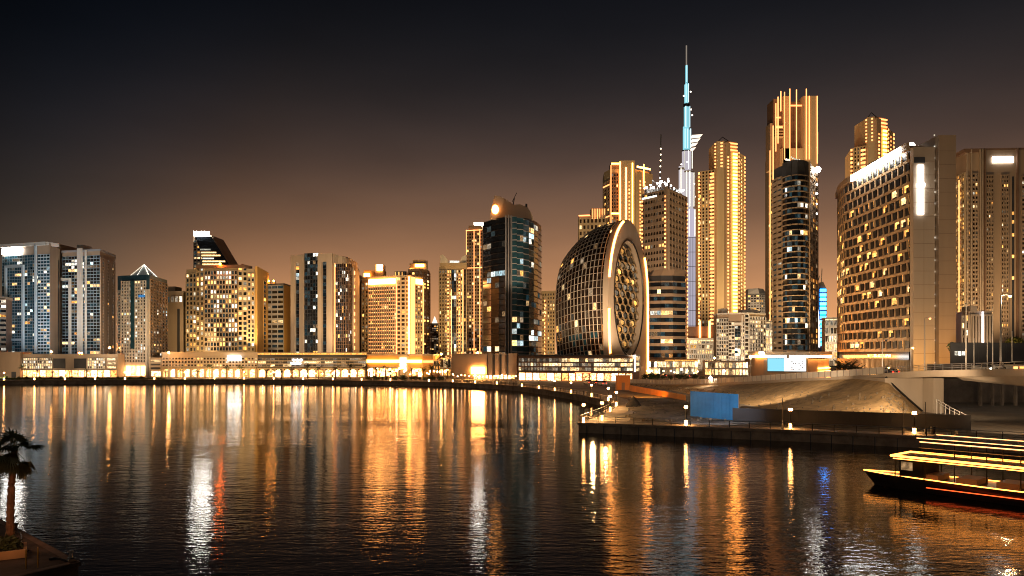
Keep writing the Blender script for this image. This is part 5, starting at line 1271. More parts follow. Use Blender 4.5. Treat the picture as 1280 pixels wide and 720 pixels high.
street_lamp('slender street lamp on the bridge in front of the plain hotel wall', 1156, 137, 8.45, 9.4, .6, 'lampdot', r=.08)
street_lamp('street lamp low behind the bridge railing at the hotel corner', 1138.5, 195, 5.5, 7.6, .2, 'lamp_warm')
street_lamp('bright lamp glowing behind the bridge rail in front of the hotel base', 1110.5, 178, 5.2, 3.4, 0, 'lamp_warm', light=1500)
street_lamp('star bright white lamp above the pale road screen', 888, 216, 3.0, 2.2, 0, 'lamp_white', light=600)
street_lamp('golden lamp at the left corner of the screen pavilion', 938, 245, GZ, 9.2, 0, 'lamp_warm', light=900)
street_lamp('white flood lamp in front of the low lit shop row', 905, 300, GZ, 3.6, 0, 'lamp_white', light=700)
street_lamp('golden lamp at the foot of the small lattice block left of the white balcony building', 893, 330, GZ, 8.2, 0, 'lamp_warm', light=700)
street_lamp('bright golden lamp at the left end of the podium with the white sign', 211, 330, GZ, 10.4, 0, 'lamp_warm', light=900)
street_lamp('golden lamp on the left side of the horned tower foot', 551.5, 342, GZ, 9.8, 0, 'lamp_warm', light=500)
street_lamp('golden lamp at the foot of the tall outlined tower above the beige hall', 597, 330, GZ, 10.4, 0, 'lamp_warm', light=500)
street_lamp('orange lamp at the foot of the blue glass tower', 64, 352, GZ, 10.8, 0, 'lamp_warm', light=500)
street_lamp('warm lamp at the right foot of the grey two bay tower', 137, 352, GZ, 12.6, 0, 'lamp_warm', light=500)
street_lamp('twin headed orange lamp between the two leftmost glass towers', 100, 350, GZ, 10.2, .5, 'lamp_orange', light=500, two=True)
street_lamp('thin unlit grey lamp post where the sand bank meets the bridge', 1103, 147, 7.8, 6.4, .4, 'dark_metal', r=.06)
for px, d, top, lab in ((1207.5, 128, 380, 'thick pale pole with a ring top on the bridge, left of the other flagpoles'), (1217.5, 132, 424, 'short thin pale flagpole right of the thick pole'), (1234, 131, 423, 'thin pale flagpole standing midway between the thick pole and the tall street lamp'), (1241, 129, 384, 'tall thin pale flagpole just left of the tall street lamp'), (1265, 126, 415, 'thin pale flagpole right of the tall street lamp')):
    t = thing('flagpole', lab, 'flagpole', (*W(px, d), 8.9), 'poles along the bridge'); h = ZP(top, d)-8.9; r = .10 if px < 1210 else .055
    b = MB(); b.tube([(0, 0, 0), (0, 0, h)], [r*1.2, r*.7], 7); b.build('shaft', M['white_panel'], t); b = MB(); b.ball((0, 0, h+.06), r*1.6, 7, 5); b.build('finial', M['steel'], t); b = MB(); b.box(-.2, -.2, -.02, .2, .2, .25); b.build('base', M['concrete'], t)
# ================================================================== PLANTS
leaf_m = surf('leaf green', (.05, .075, .025), .6, .4, 1.5)
bark_m = surf('palm bark', (.16, .095, .055), .9, .3, 3.)
frond_m = surf('palm frond', (.045, .055, .022), .6, .4, 2.)
def leaf_cloud(b, c, r, n, size, sq=.8):
    for _ in range(n):
        while True:
            p = Vector((R.uniform(-1, 1), R.uniform(-1, 1), R.uniform(-1, 1)))
            if .25 < p.length < 1: break
        p = Vector((c[0]+p.x*r, c[1]+p.y*r, c[2]+p.z*r*sq)); a = Vector((R.gauss(0, 1), R.gauss(0, 1), R.gauss(0, .7))).normalized(); q = a.orthogonal().normalized(); s = size*R.uniform(.6, 1.3)
        b.add([p-a*s, p+q*s*.5, p+a*s, p-q*s*.5], [(0, 1, 2, 3)])
def frond(b, base, az, el, L, droop, nl, w, fan=False):
    d = Vector((math.cos(az), math.sin(az), 0)); P = [Vector(base)]; e = el; n = 7
    for k in range(n): P.append(P[-1] + (d*math.cos(e) + Vector((0, 0, math.sin(e))))*(L/n)); e -= droop/n
    side = Vector((-d.y, d.x, 0))
    for k in range(n): b.add([P[k]-side*.025, P[k]+side*.025, P[k+1]+side*.02, P[k+1]-side*.02], [(0, 1, 2, 3)])
    if fan:                               # a folded fan of narrow blades on a stalk
        c = P[4]; t = (P[5]-P[4]).normalized(); up = side.cross(t)
        for k in range(nl):
            a = (k/(nl-1)-.5)*3.6; v = t*math.cos(a) + side*math.sin(a); v = (v - Vector((0, 0, .28*abs(math.sin(a))+.15))).normalized(); ll = w*(1-.25*abs(a)/1.8)*R.uniform(.85, 1.1)
            o = v.cross(up).normalized()*.055*L/1.4; m = c+v*ll*.5
            b.add([c, m-o, c+v*ll-Vector((0, 0, .12*ll)), m+o], [(0, 1, 2, 3)])
    else:
        for k in range(nl):
            u = (k+1)/nl; i = min(n-1, int(u*n*.999)); f = u*n-i; c = P[i].lerp(P[i+1], min(1, f)); t = (P[i+1]-P[i]).normalized()
            ll = w*(1-abs(u-.45)*1.1)
            for sg in (1, -1):
                v = (t*.55+side*sg-Vector((0, 0, .55))).normalized(); o = t*(.045*L/2 if nl > 8 else .13)
                b.add([c-o, c+o, c+v*ll], [(0, 1, 2)])
def palm(label, loc, h, L, nf, seed, fan=False, r=.17, detail=True, group=None, nl=12):
    R.seed(seed); t = thing('palm_tree', label, 'palm tree', loc, group); b = MB()
    n = 26 if detail else 6; lean = (R.uniform(-.03, .03)*h, R.uniform(-.03, .03)*h)
    P = [(lean[0]*(k/n)**2, lean[1]*(k/n)**2, h*k/n) for k in range(n+1)]
    b.tube(P, [r*(1 if detail else 1.5)*(1.25-.35*k/n)*(1+(.14 if k % 2 else -.06)) + (.06 if k == 0 else 0) for k in range(n+1)], 9 if detail else 5)
    if detail:
        for k in range(1, n*4):           # old leaf bases standing out of the trunk
            z = h*k/(n*4); a = k*2.4; u = z/h; c = Vector((lean[0]*u*u+math.cos(a)*r*.95, lean[1]*u*u+math.sin(a)*r*.95, z)); o = Vector((math.cos(a), math.sin(a), 0)); s = Vector((-o.y, o.x, 0))*.06
            b.add([c-s, c+s, c+o*.13+Vector((0, 0, .17))], [(0, 1, 2)])
    b.build('trunk', bark_m, t)
    b = MB()
    for k in range(nf):
        el = R.uniform(-1.0, 1.35) if detail else R.uniform(-.3, 1.2)
        frond(b, (lean[0], lean[1], h-.1+R.uniform(-.1, .15)), k*2.39996+R.uniform(-.2, .2), el, L*R.uniform(.85, 1.1), R.uniform(.5, 1.3), nl, L*(.52 if fan else .30), fan)
    b.build('crown', frond_m, t); return t
palm('fan palm with a shaggy trunk standing in a planter on the near dark quay', (*W(12.5, 42.6), GZ+.35), 5.0, 1.6, 30, 2, True, .16, nl=15)
t = thing('planter', 'square concrete planter round the foot of the near fan palm', 'planter', (*W(7, 41.6), GZ), None, .55)
b = MB()
for x0, y0, x1, y1 in ((-.95, -.95, .95, -.8), (-.95, .8, .95, .95), (-.95, -.799, -.8, .799), (.8, -.799, .95, .799)): b.box(x0, y0, 0, x1, y1, .42)
b.build('wall', surf('tan planter', (.42, .27, .13), .7), t)
b = MB(); b.prism([(.79*math.cos(k*.7854), .79*math.sin(k*.7854)) for k in range(8)], .02, .36); b.build('soil', surf('dark soil', (.03, .024, .02)), t)
b = MB(); R.seed(6); leaf_cloud(b, (.05, .1, .55), .75, 260, .16, .6); b.build('ground_plants', leaf_m, t)

protos = []
for k, (h, L, nf) in enumerate(((4.2, 1.9, 16), (5.2, 2.1, 18), (3.4, 1.7, 14))):
    protos.append((h, L, nf))
R.seed(50)
pr = [palm('x', (0, 0, -50), h, L, nf, 60+k, False, .14, False, None, 7) for k, (h, L, nf) in enumerate(protos)]
ptree = [[(c, []) for c in kids(p)] for p in pr]
used = set(); GP = 'palms along the far promenade'
def far_palm(px, d, lab, group, k, s=1.):
    loc = (*W(px, d), GZ)
    if k not in used: used.add(k); o = pr[k]; o.location = loc; o['label'] = lab; o['group'] = group; o.scale = (s,)*3; o.rotation_euler.z = R.uniform(0, 6); return o
    return dup(pr[k], loc, R.uniform(0, 6), lab, group, s, ptree[k])
for px in (330, 349, 367, 384, 401, 421, 437, 455): far_palm(px+R.uniform(-3, 3), 316+R.uniform(-4, 4), 'small palm before the bright arcade of the dark louvred podium', 'palms before the louvred podium', R.randrange(3), R.uniform(.8, 1.05))
for px in (463, 471, 480, 489, 497, 513, 521, 530, 539, 549, 558): far_palm(px+R.uniform(-2, 2), 308+R.uniform(-5, 8), 'small palm before the golden hotel podium', 'palms before the golden hotel podium', R.randrange(3), R.uniform(.8, 1.1))
for px in (207, 226, 247, 262, 283, 300): far_palm(px, 320, 'small palm before the bright arcade of the podium with the white sign', 'palms before the white sign podium', R.randrange(3), R.uniform(.7, .95))
for px in (28, 46, 66, 87, 108, 128): far_palm(px, 322, 'small palm before the podium with white lattice screens', 'palms before the lattice podium', R.randrange(3), R.uniform(.6, .85))
for px in (1051, 1056, 1062, 1068, 1072): far_palm(px, 222+R.uniform(-4, 4), 'palm lit white at the foot of the honeycomb hotel', 'palms at the honeycomb hotel', R.randrange(3), R.uniform(1.55, 1.9))
def shrub(label, loc, r, seed, h=None, group=None, trunk=0.):
    R.seed(seed); t = thing('shrub' if trunk < 1 else 'tree', label, 'shrub' if trunk < 1 else 'tree', loc, group); b = MB()
    for q in range(5): leaf_cloud(b, (R.uniform(-.45, .45)*r, R.uniform(-.45, .45)*r, trunk+r*(.5+R.uniform(-.15, .35))), r*.62, 70 if trunk < 1 else 150, r*.13)
    b.build('foliage' if trunk < 1 else 'crown', leaf_m, t); b = MB()
    if trunk < 1: b.tube([(0, 0, 0), (.1*r, 0, r*.6)], [.06, .03], 5); b.build('stem', bark_m, t)
    else:
        b.tube([(0, 0, 0), (.05, .1, trunk*.6), (.1, 0, trunk+r*.4)], [.2, .15, .08], 7)
        for q in range(5): a = q*1.3; b.tube([(.05, 0, trunk*.75), (math.cos(a)*r*.5, math.sin(a)*r*.5, trunk+r*.5)], [.09, .03], 5)
        b.build('trunk', bark_m, t)
    return t
sh = [shrub('x', (0, 0, -60), 1.0, 80+k) for k in range(2)]; stree = [[(c, []) for c in kids(p)] for p in sh]; first_s = [True, True]
def put_shrub(px, d, s, lab, group, z=GZ):
    k = R.randrange(2)
    if first_s[k]: first_s[k] = False; o = sh[k]; o.location = (*W(px, d), z); o['label'] = lab; o['group'] = group; o.scale = (s,)*3; return o
    return dup(sh[k], (*W(px, d), z), R.uniform(0, 6), lab, group, s, stree[k])
R.seed(91)
for k in range(17): put_shrub(462+k*5.7+R.uniform(-2, 2), 300+R.uniform(-4, 3) if k < 13 else 296, R.uniform(.9, 1.7), 'round shrub on the promenade before the golden podium', 'shrubs before the golden podium')
for k in range(14): put_shrub(8+k*14+R.uniform(-3, 3), 312+R.uniform(-2, 3), R.uniform(.7, 1.2), 'low shrub on the dark strip before the leftmost towers', 'shrubs at the far left')
for k in range(9): put_shrub(808+k*8.2+R.uniform(-3, 3), 300+R.uniform(-10, 14), R.uniform(1.3, 2.2), 'dark bushy shrub behind the pale road screen', 'shrubs behind the road screen')
for px, d, r, tr, lab in ((1192, 200, 2.2, 10.2, 'dark leafy tree at the left end of the tall site wall'), (1200, 201, 2.0, 10.6, 'dark leafy tree between the site wall end and a thick pole'), (1211, 202, 2.0, 10.2, 'small dark tree above the site wall, right of the thick pole'), (1228, 204, 2.0, 10.3, 'small dark tree above the site wall, left of the tall flagpole'),
                          (1256, 215, 2.6, 10.4, 'tree crown lit orange, just right of the tall street lamp'), (1269, 213, 3.0, 10.8, 'largest orange lit tree crown above the site wall'), (1281, 214, 2.8, 10.6, 'orange lit tree crown cut by the right edge')):
    shrub(lab, (*W(px, d), GZ), r, int(px), None, None, tr)
lampglow((*W(1266, 208), 12.5), (1, .42, .08), 5000, .3); lampglow((*W(1277, 207), 12.2), (1, .42, .08), 4000, .3); lampglow((*W(1196, 196), 14.8), (1, .8, .5), 900, .3)
b = MB(); R.seed(14)
for k in range(1500):
    px = R.uniform(-30, 205); d = R.uniform(305, 318); x, y = W(px, d); leaf_cloud(b, (x, y, GZ+.25), .5, 2, .28, .5)
tag(b.build('ground_cover', leaf_m), 'dark ground cover along the far left promenade', 'ground cover', None, 'stuff')

# ------------------------------------------------------------------ globe lamps among the planting
def globe():
    t = thing('globe_lamp', 'x', 'lamp', (0, 0, -70)); b = MB(); b.tube([(0, 0, 0), (0, 0, 1.9)], .05, 5); b.build('post', M['dark_metal'], t)
    b = MB(); b.ball((0, 0, 2.1), .26, 8, 6); b.build('globe', glow('globe lamp', (1, .40, .09), 40, (1, .62, .3), .5, sample=True), t); b = MB(); b.box(-.12, -.12, 0, .12, .12, .15); b.build('base', M['dark_metal'], t); return t
gl = globe(); gtree = [(c, []) for c in kids(gl)]; gfirst = True
def put_globe(px, d, s, lab, group):
    global gfirst
    if gfirst: gfirst = False; gl.location = (*W(px, d), GZ); gl.scale = (s,)*3; gl['label'] = lab; gl['group'] = group; return
    dup(gl, (*W(px, d), GZ), 0, lab, group, s, gtree)
R.seed(33)
for k in range(24): put_globe(461+k*4.3+R.uniform(-1.5, 1.5), R.choice((300, 306, 318, 326)), R.uniform(.8, 1.9), 'glowing globe lamp among the palms of the golden podium', 'globe lamps before the golden podium')
for k in range(16): put_globe(566+k*5.2+R.uniform(-1, 1), 292+R.uniform(-3, 6), R.uniform(.6, 1.0), 'small globe lamp in the row before the beige finned hall', 'globe lamps before the finned hall')
for k in range(12): put_globe(330+k*10.6+R.uniform(-2, 2), 322, R.uniform(.7, 1.1), 'globe lamp before the dark louvred podium', 'globe lamps before the louvred podium')
for k in range(10): put_globe(808+k*7.3+R.uniform(-2, 2), R.choice((322, 335, 345)), R.uniform(1.0, 1.9), 'globe lamp before the low glazed block right of the oval building', 'globe lamps before the glazed block')

# ------------------------------------------------------------------ cars
tail = glow('tail lamp', (1, .05, .02), 6); headl = glow('headlamp', (1, .95, .85), 30, sample=True)
def car(label, px, d, z, rz, col, lights=False, group=None):
    t = thing('car', label, 'car', (*W(px, d), z), group, rz)
    pts = [(-2.2, .35), (2.2, .35), (2.25, .75), (1.15, .92), (-2.1, .98), (-2.25, .8)]
    b = MB(); k = len(pts)
    b.add([(x, -.86, q) for x, q in pts] + [(x, .86, q) for x, q in pts], [tuple(range(k)), tuple(range(2*k-1, k-1, -1))] + [(i, k+i, k+(i+1) % k, (i+1) % k) for i in range(k)])
    b.hexa([(-1.25, -.66, 1.42), (.25, -.66, 1.42), (.25, .66, 1.42), (-1.25, .66, 1.42), (-1.2, -.6, 1.48), (.15, -.6, 1.48), (.15, .6, 1.48), (-1.2, .6, 1.48)])
    b.build('body', surf('car paint ' + str(col), col, .25, .03, .5, spec=.6), t)
    b = MB(); b.hexa([(-2.0, -.8, .97), (1.1, -.8, .93), (1.1, .8, .93), (-2.0, .8, .97), (-1.25, -.655, 1.42), (.25, -.655, 1.42), (.25, .655, 1.42), (-1.25, .655, 1.42)]); b.build('window', M['glass'], t)
    for x in (-1.4, 1.4):
        for y in (-.8, .8):
            b = MB(); b.tube([(x, y-.1, .33), (x, y+.1, .33)], .33, 12); w = b.build('wheel', surf('tyre rubber', (.015, .015, .015), .8), t)
            b = MB(); b.tube([(x, y-.105, .33), (x, y+.105, .33)], .2, 8); b.build('rim', M['steel'], w)
    for y in (-.6, .6):
        b = MB(); b.box(2.21, y-.2, .6, 2.27, y+.2, .74); b.build('headlight', headl if lights else M['steel'], t); b = MB(); b.box(-2.27, y-.2, .72, -2.2, y+.2, .86); b.build('tail_light', tail, t)
    return t
G1 = 'cars'
for px, d, rz, col, lab in ((735, 262, 1.9, (.5, .5, .5), 'silver car parked left in the row by the white lit shop windows'), (743.5, 258, 1.9, (.03, .03, .03), 'black car parked in the middle of the row by the shop windows'), (752, 254, 1.9, (.6, .6, .58), 'white car parked right in the row by the shop windows')): car(lab, px, d, GZ, rz, col)
for px, d, rz, col, lab in ((812, 340, 1.6, (.6, .6, .6), 'white car parked furthest left before the low glazed block'), (821, 338, 1.7, (.05, .05, .06), 'black car between two pale cars before the low glazed block'), (830, 336, 1.5, (.5, .5, .5), 'silver car before the middle of the low glazed block'), (846, 332, 1.6, (.2, .03, .02), 'dark red car before the right end of the low glazed block'), (862, 330, 1.6, (.6, .58, .55), 'white car parked at the end of the row beside the dark shrubs')): car(lab, px, d, GZ, rz, col, px in (821, 846))
rr = offset(road, -4.5); rr2 = offset(road, -11.)
def on_road(line, i, u): p, q = line[i], line[i+1]; return (p[0]+(q[0]-p[0])*u, p[1]+(q[1]-p[1])*u, rz_[i]+(rz_[i+1]-rz_[i])*u+.01, math.atan2(q[1]-p[1], q[0]-p[0]))
for line, i, u, flip, col, lab in ((rr, 2, .35, 0, (.55, .55, .55), 'silver car on the bridge left of the tall street lamp'), (rr2, 2, .9, 1, (.6, .6, .6), 'white car on the far lane of the bridge before the dark site wall'), (rr, 5, .4, 0, (.05, .06, .1), 'dark blue car on the ramp before the honeycomb hotel base'), (rr2, 3, .8, 1, (.5, .48, .45), 'beige car on the far lane before the plain hotel end wall')):
    x, y, z, a = on_road(line, i, u); o = car(lab, 640, 100, 0, a + (math.pi if flip else 0), col, True); o.location = (x, y, z)

# ------------------------------------------------------------------ lit cruise boat, rope lights added in place of its light trails
ba = math.atan2(-8.6, 7.4)
boat_dark = surf('dark boat deck', (.012, .010, .009), .7)
bo = thing('cruise_boat', 'open two deck cruise boat with rope lights added for light trails, entering from the right', 'boat', (*W(1084, 73.0), 0), None, ba)
LB = 21.
def hull_ring(z, w, x0, n=9):             # bow at x0 pointing to -x
    up = [(x0+(LB-x0)*(k/n), w*min(1, 1.9*(k/n))**.6) for k in range(n+1)]
    return [(x, -y, z) for x, y in up] + [(x, y, z) for x, y in up[::-1]]
b = MB(); rs = [hull_ring(-.3, 1.5, .9), hull_ring(.35, 1.9, .4), hull_ring(1.15, 2.2, -.3)]; n = len(rs[0]); [b.v.extend(r) for r in rs]
for k in range(2):
    for j in range(n): b.f.append((k*n+j, k*n+(j+1) % n, (k+1)*n+(j+1) % n, (k+1)*n+j)); b.m.append(0)
b.f.append(tuple(2*n+j for j in range(n))); b.m.append(0); b.build('hull', surf('dark boat hull', (.03, .022, .018), .35), bo)
b = MB(); b.prism([(3, -1.9), (LB, -1.9), (LB, 1.9), (3, 1.9)], 2.85, 2.95); b.build('upper_deck', boat_dark, bo)
for k in range(8):
    for sy in (-1.8, 1.8): b = MB(); b.tube([(3.3+k*2.4, sy, 1.1), (3.3+k*2.4, sy, 4.6 if k > 1 else 2.86)], .05, 6); b.build('post', M['dark_metal'], bo)
b = MB(); b.prism([(5.2, -2.0), (LB, -2.0), (LB, 2.0), (5.2, 2.0)], 4.6, 4.68); b.build('canopy', boat_dark, bo)
for k in range(5): b = MB(); b.box(5+k*3, -1.2, 1.16, 6.6+k*3, 1.2, 1.6); b.build('bench', M['brown'], bo)
b = MB(); b.prism([(3.4, -1.2), (5.6, -1.5), (5.6, 1.5), (3.4, 1.2)], 1.16, 2.84); b.build('wheelhouse', boat_dark, bo)
b = MB(); b.box(3.6, -1.36, 1.8, 5.5, 1.36, 2.5); b.build('window', M['w_dim'], bo)
for zz in (3.5, 3.9):
    for sy in (-1.85, 1.85): b = MB(); b.tube([(5.3, sy, zz), (LB, sy, zz)], .025, 5); b.build('handrail', M['steel'], bo)
rope = glow('golden trail rope light', (1, .32, .05), 7, sample=True); rope_t = glow('thin trail rope light', (1, .42, .14), 4, sample=True); rope_r = glow('red trail rope light', (1, .10, .02), 2.5, sample=True)
def rl(mat, r, z, w, x0, x1, sy=-1): b = MB(); b.tube([(x0, sy*w, z), (x1, sy*w, z)], r, 6); b.build('trail_rope_light', mat, bo)
for sy in (-1, 1):
    rl(rope, .10, 3.02, 1.96, 3.0, LB, sy); rl(rope, .045, 2.80, 1.96, 3.2, LB, sy); rl(rope_t, .035, 4.72, 2.03, 5.2, LB, sy); rl(rope_t, .05, 4.40, 1.9, 5.4, LB, sy); rl(rope_r, .04, .62, 2.10, 6, LB, sy)
    b = MB(); b.tube([(x, (-abs(y)-.03)*-sy, z) for x, y, z in hull_ring(1.22, 2.2, -.3)[:10]], .05, 6); b.build('trail_rope_light', rope, bo)
b = MB(); b.tube([(3.0, -1.96, 3.02), (3.0, 1.96, 3.02)], .09, 6); b.build('trail_rope_light', rope, bo)

# ------------------------------------------------------------------ near left quay
QP = [(-21.9, 40.4), (-45, 63), (-80, 40), (-38, 12.6)]
QP = [QP[0], QP[1], QP[2], QP[3]]
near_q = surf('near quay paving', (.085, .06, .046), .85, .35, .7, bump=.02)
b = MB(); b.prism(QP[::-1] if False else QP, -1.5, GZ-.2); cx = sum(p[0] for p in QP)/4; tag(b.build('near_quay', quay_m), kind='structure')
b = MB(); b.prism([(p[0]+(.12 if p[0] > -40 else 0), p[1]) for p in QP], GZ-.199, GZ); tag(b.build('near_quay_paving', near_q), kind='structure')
b = MB()
for p, q in ((QP[0], QP[1]), (QP[3], QP[0])):
    dx, dy = q[0]-p[0], q[1]-p[1]; l = math.hypot(dx, dy); nrm = (-dy/l*.35, dx/l*.35)
    b.add([(*p, GZ+.01), (*q, GZ+.01), (q[0]+nrm[0], q[1]+nrm[1], GZ+.01), (p[0]+nrm[0], p[1]+nrm[1], GZ+.01)], [(0, 1, 2, 3)])
tag(b.build('quay_coping', surf('quay coping', (.16, .11, .08), .8, .25, 1.)), kind='structure')
# yellow ladder hoops over the quay edge
lx, ly = W(40, 39.3)
t = thing('quay_ladder', 'yellow ladder with tall hooped handrails over the near quay edge', 'ladder', (lx, ly, GZ), None, .55)
yel = surf('yellow ladder paint', (.55, .26, .03), .5)
for sx in (-.25, .25): b = MB(); b.tube([(sx, .55, -.05), (sx, .55, .75), (sx, .42, .88), (sx, .1, .88), (sx, -.12, .75), (sx, -.16, -1.9)], .035, 7); b.build('handrail', yel, t)
for k in range(5): b = MB(); b.tube([(-.25, -.16, -.3-k*.3), (.25, -.16, -.3-k*.3)], .025, 6); b.build('rung', yel, t)
def bollard(label, px, d):
    t = thing('bollard', label, 'bollard', (*W(px, d), GZ)); b = MB(); b.tube([(0, 0, 0), (0, 0, .06)], [.17, .17], 10); b.build('base', M['dark_metal'], t)
    b = MB(); b.tube([(0, 0, .06), (0, 0, .3), (0, 0, .34), (0, 0, .4), (0, 0, .43)], [.09, .08, .14, .14, .07], 10); b.build('head', M['steel'] if px > 60 else M['dark_metal'], t)
bollard('small mooring bollard at the tip of the near dark quay', 88.5, 41.0); bollard('dark mooring bollard on the quay edge just behind the palm trunk', 20, 47.6)
b = MB(); R.seed(19); p = Vector((*W(20.5, 47.5), GZ+.2)); P = []
for k in range(22): u = k/21; x, y = W(20.5+(34-20.5)*u+2.5*math.sin(u*7), 47.4-4.9*u); P.append((x, y, GZ+.045+.1*(1-u)**6))
b.tube(P, .035, 6); tag(b.build('mooring_rope', M['dark_metal']), 'dark mooring rope lying across the near quay paving', 'rope')
b = MB(); P = []
for k in range(14): u = k/13; x, y = W(62+24*u, 40.7+.25*math.sin(u*5)); P.append((x, y, GZ+.05))
b.tube(P, .06, 6); tag(b.build('mooring_rope', M['dark_metal']), 'short thick dark rope lying by the quay tip bollard', 'rope')

# ================================================================== CAMERA, SKY, LIGHT
cam = D.cameras.new('camera'); co = D.objects.new('camera', cam); C.objects.link(co); S.camera = co
co.location = (0, 0, EYE); co.rotation_euler = (math.pi/2, 0, 0)
cam.sensor_width = 36; cam.lens = 36*FOC/1280; cam.shift_y = 80/1280; cam.clip_end = 20000; cam.clip_start = .3

w = D.worlds.new('World'); S.world = w; w.use_nodes = True; t = w.node_tree; t.nodes.clear()
out = t.nodes.new('ShaderNodeOutputWorld'); bg = t.nodes.new('ShaderNodeBackground'); bg2 = t.nodes.new('ShaderNodeBackground'); add = t.nodes.new('ShaderNodeAddShader')
sky = t.nodes.new('ShaderNodeTexSky'); sky.sky_type = 'NISHITA'; sky.sun_disc = False; sky.sun_elevation = math.radians(35); sky.sun_rotation = math.radians(200)
t.links.new(sky.outputs[0], bg2.inputs[0]); bg2.inputs[1].default_value = .0006
tc = t.nodes.new('ShaderNodeTexCoord'); sx = t.nodes.new('ShaderNodeSeparateXYZ'); t.links.new(tc.outputs['Generated'], sx.inputs[0])
ramp = t.nodes.new('ShaderNodeValToRGB'); cr = ramp.color_ramp; cr.interpolation = 'B_SPLINE'
def lin(c): return tuple(((v/255+.055)/1.055)**2.4 if v > 10 else v/255/12.92 for v in c) + (1,)
stops = [(0, (196, 141, 92)), (.05, (180, 127, 84)), (.10, (144, 104, 73)), (.16, (100, 74, 56)), (.23, (60, 48, 43)), (.31, (28, 26, 27)), (.40, (10, 11, 15)), (1, (4, 4, 7))]
while len(cr.elements) < len(stops): cr.elements.new(.5)
for e, (p, c) in zip(cr.elements, stops): e.position = p; e.color = lin(c)
t.links.new(sx.outputs[2], ramp.inputs[0])
# the city glow is strongest over the tall towers, weaker to the left and behind
az = t.nodes.new('ShaderNodeVectorMath'); az.operation = 'DOT_PRODUCT'; az.inputs[1].default_value = Vector((.25, .968, 0)).normalized(); t.links.new(tc.outputs['Generated'], az.inputs[0])
mr = t.nodes.new('ShaderNodeMapRange'); mr.interpolation_type = 'SMOOTHSTEP'; mr.inputs['From Min'].default_value = .58; mr.inputs['From Max'].default_value = 1.0; mr.inputs['To Min'].default_value = .13; mr.inputs['To Max'].default_value = 1.6
t.links.new(az.outputs['Value'], mr.inputs['Value']); t.links.new(mr.outputs[0], bg.inputs[1]); 
mx = t.nodes.new('ShaderNodeMix'); mx.data_type = 'RGBA'; mx.blend_type = 'MULTIPLY'; mx.inputs['Factor'].default_value = 1
tr = t.nodes.new('ShaderNodeValToRGB'); tr.color_ramp.elements[0].position = .36; tr.color_ramp.elements[0].color = (.74, 1.0, 1.40, 1); tr.color_ramp.elements[1].color = (1.0, .97, .95, 1)
t.links.new(mr.outputs[0], tr.inputs[0]); 
sn = t.nodes.new('ShaderNodeTexNoise'); sn.inputs['Scale'].default_value = 2.6; sn.inputs['Detail'].default_value = 4; smp = t.nodes.new('ShaderNodeMapping'); smp.inputs['Scale'].default_value = (1, 1, 3.2); t.links.new(tc.outputs['Generated'], smp.inputs[0]); t.links.new(smp.outputs[0], sn.inputs['Vector'])
sr = t.nodes.new('ShaderNodeMapRange'); sr.inputs['From Min'].default_value = .3; sr.inputs['From Max'].default_value = .7; sr.inputs['To Min'].default_value = .84; sr.inputs['To Max'].default_value = 1.16; t.links.new(sn.outputs['Fac'], sr.inputs['Value'])
sv = t.nodes.new('ShaderNodeVectorMath'); sv.operation = 'SCALE'; t.links.new(ramp.outputs[0], sv.inputs[0]); t.links.new(sr.outputs[0], sv.inputs['Scale']); t.links.new(sv.outputs[0], mx.inputs['A']); t.links.new(tr.outputs[0], mx.inputs['B']); t.links.new(mx.outputs['Result'], bg.inputs[0])
t.links.new(bg.outputs[0], add.inputs[0]); t.links.new(bg2.outputs[0], add.inputs[1]); t.links.new(add.outputs[0], out.inputs[0])

skyglow_sun = D.lights.new('skyglow_sun', 'SUN'); so = D.objects.new('skyglow_sun', skyglow_sun); C.objects.link(so); skyglow_sun.energy = .22; skyglow_sun.angle = math.radians(12); skyglow_sun.color = (1, .80, .60)  # weak warm night fill standing in for city skyglow behind the camera
so.rotation_euler = (math.radians(62), 0, math.radians(-22)); so.location = (0, -50, 200)

GO, WM, CO = (1, .64, .28), (1, .72, .44), (.75, .88, 1)
def fl(p0, d0, z0, p1, d1, z1, col, rad, cone, **k): flood((*W(p0, d0), z0), (*W(p1, d1), z1), col, rad, cone, **k)
fl(30, 338, 13, 42, 380, 42, CO, .21, 75); fl(108, 345, 13, 108, 394, 36, CO, .12, 75); fl(70, 352, 12, 70, 380, 30, WM, .16, 70); fl(140, 366, 12, 136, 402, 34, WM, .16, 70)  # cool spots added in place of the glass towers' own interior light
fl(168, 300, 5, 172, 350, 30, WM, .20, 60)
fl(275, 345, 13, 278, 390, 28, GO, 0.24, 75); fl(318, 380, 12, 326, 400, 36, GO, 0.40, 80); fl(246, 370, 12, 246, 394, 16, GO, 0.43, 70)
fl(365, 400, 12, 362, 428, 28, GO, 0.29, 70); fl(400, 345, 13, 400, 391, 34, WM, .5, 75); fl(440, 370, 12, 434, 398, 34, GO, 0.22, 80); fl(443, 425, 13, 445, 451, 30, GO, 0.22, 70)
fl(485, 385, 12, 485, 435, 28, GO, 0.27, 75); fl(522, 405, 12, 521, 434, 28, GO, 0.50, 80); fl(520, 480, 14, 523, 517, 50, GO, 0.22, 70); fl(568, 430, 12, 568, 479, 44, GO, 0.32, 70); fl(592, 520, 14, 592, 561, 60, GO, 0.22, 70); fl(686, 470, 14, 686, 517, 34, GO, 0.36, 70)
fl(640, 355, 16, 640, 397, 82, WM, .22, 50); fl(626, 300, 6, 610, 315, 8, WM, .1, 100); fl(505, 318, 8, 495, 336, 8, GO, 0.36, 110)
fl(800, 278, 10, 784, 318, 42, WM, .45, 80); fl(690, 282, 12, 722, 318, 44, WM, .12, 80)
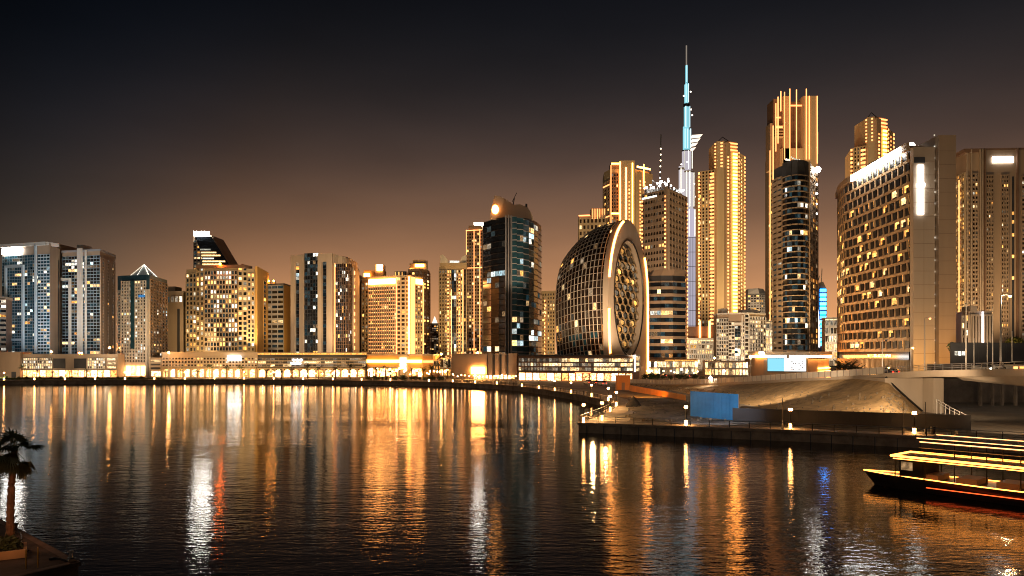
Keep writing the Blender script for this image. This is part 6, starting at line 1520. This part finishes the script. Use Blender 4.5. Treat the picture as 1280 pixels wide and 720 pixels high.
fl(760, 690, 20, 782, 800, 130, GO, 0.27, 80); fl(742, 540, 20, 742, 597, 80, GO, 0.36, 70); fl(828, 405, 14, 830, 450, 80, WM, .28, 95); fl(832, 345, 14, 832, 379, 34, WM, .3, 80)
fl(900, 650, 20, 902, 745, 130, GO, 0.43, 80); fl(985, 720, 20, 992, 800, 190, GO, 0.26, 85); fl(1090, 600, 20, 1090, 697, 150, GO, 0.40, 80); fl(990, 375, 14, 994, 414, 70, GO, 0.36, 90)
fl(946, 1080, 20, 946, 1140, 70, WM, .5, 90); fl(920, 385, 12, 925, 414, 22, WM, .5, 110); fl(868, 440, 12, 868, 468, 14, WM, .4, 110); fl(956, 500, 12, 956, 518, 24, WM, .5, 110); fl(1042, 500, 12, 1042, 518, 22, WM, .6, 110)
fl(930, 255, 12, 1092, 240, 30, (1, .62, .30), .42, 100); fl(1180, 165, 11, 1164, 210, 40, WM, .09, 80); fl(1176, 200, 8, 1177, 209, 12, (1, .5, .12), .5, 120)
fl(1200, 375, 14, 1202, 424, 60, GO, 0.25, 80); fl(1255, 370, 14, 1250, 417, 70, WM, .12, 90); fl(1222, 310, 12, 1222, 326, 22, WM, .45, 100)
fl(1020, 128, 9, 1060, 140, 3, (1, .60, .26), .06, 110); fl(1130, 120, 8.5, 1150, 142, 4, (1, .72, .44), .20, 100); fl(1290, 98, 7, 1250, 118, 8, (1, .70, .42), .16, 110)
fl(800, 180, 7, 815, 200, 2, (1, .36, .05), .45, 80); fl(890, 112, 8, 892, 126, 3, (.8, .85, 1), .28, 80)
fl(-30, 36, 4.0, 12, 42.6, 3.4, (1, .36, .13), .14, 50); fl(-40, 44, 7, 40, 42, GZ, (1, .45, .22), .06, 100); fl(960, 150, 11, 950, 196, 5, WM, .08, 120); fl(1085, 120, 9, 1100, 150, 7, WM, .07, 110)  # includes added fill on the quay paving and the road screen
fl(262, 316, 3, 262, 334, 8, GO, .3, 140); fl(222, 316, 3, 222, 334, 8, GO, .25, 140); fl(300, 316, 3, 300, 334, 8, GO, .25, 140); fl(390, 316, 3, 390, 335, 8, GO, .35, 150); fl(86, 316, 3, 86, 333, 8, WM, .22, 150); fl(4, 312, 3, 4, 331, 6, WM, .2, 130)
lampglow((*W(741, 128), 4.5), (1, .60, .24), 2600, .3); lampglow((*W(757, 150), 4.5), (1, .60, .24), 2600, .3)  # added point lights without posts, brightening the inlet path
for px, d in ((857.5, 116.5), (988, 111.2), (1143, 105.2)): lampglow((*W(px, d), 2.2), (1, .55, .20), 260, .2)

S.view_settings.view_transform = 'Standard'; S.view_settings.look = 'None'; S.view_settings.exposure = 0; S.view_settings.gamma = 1; S.view_settings.use_curve_mapping = False
cy = S.cycles
cy.use_denoising = True; cy.denoiser = 'OPENIMAGEDENOISE'; cy.max_bounces = 4; cy.diffuse_bounces = 2; cy.glossy_bounces = 3; cy.transmission_bounces = 2; cy.sample_clamp_indirect = 12; cy.sample_clamp_direct = 0
cy.use_light_tree = True; cy.caustics_reflective = True; cy.blur_glossy = .3; cy.pixel_filter_type = 'BLACKMAN_HARRIS'; cy.filter_width = 1.0
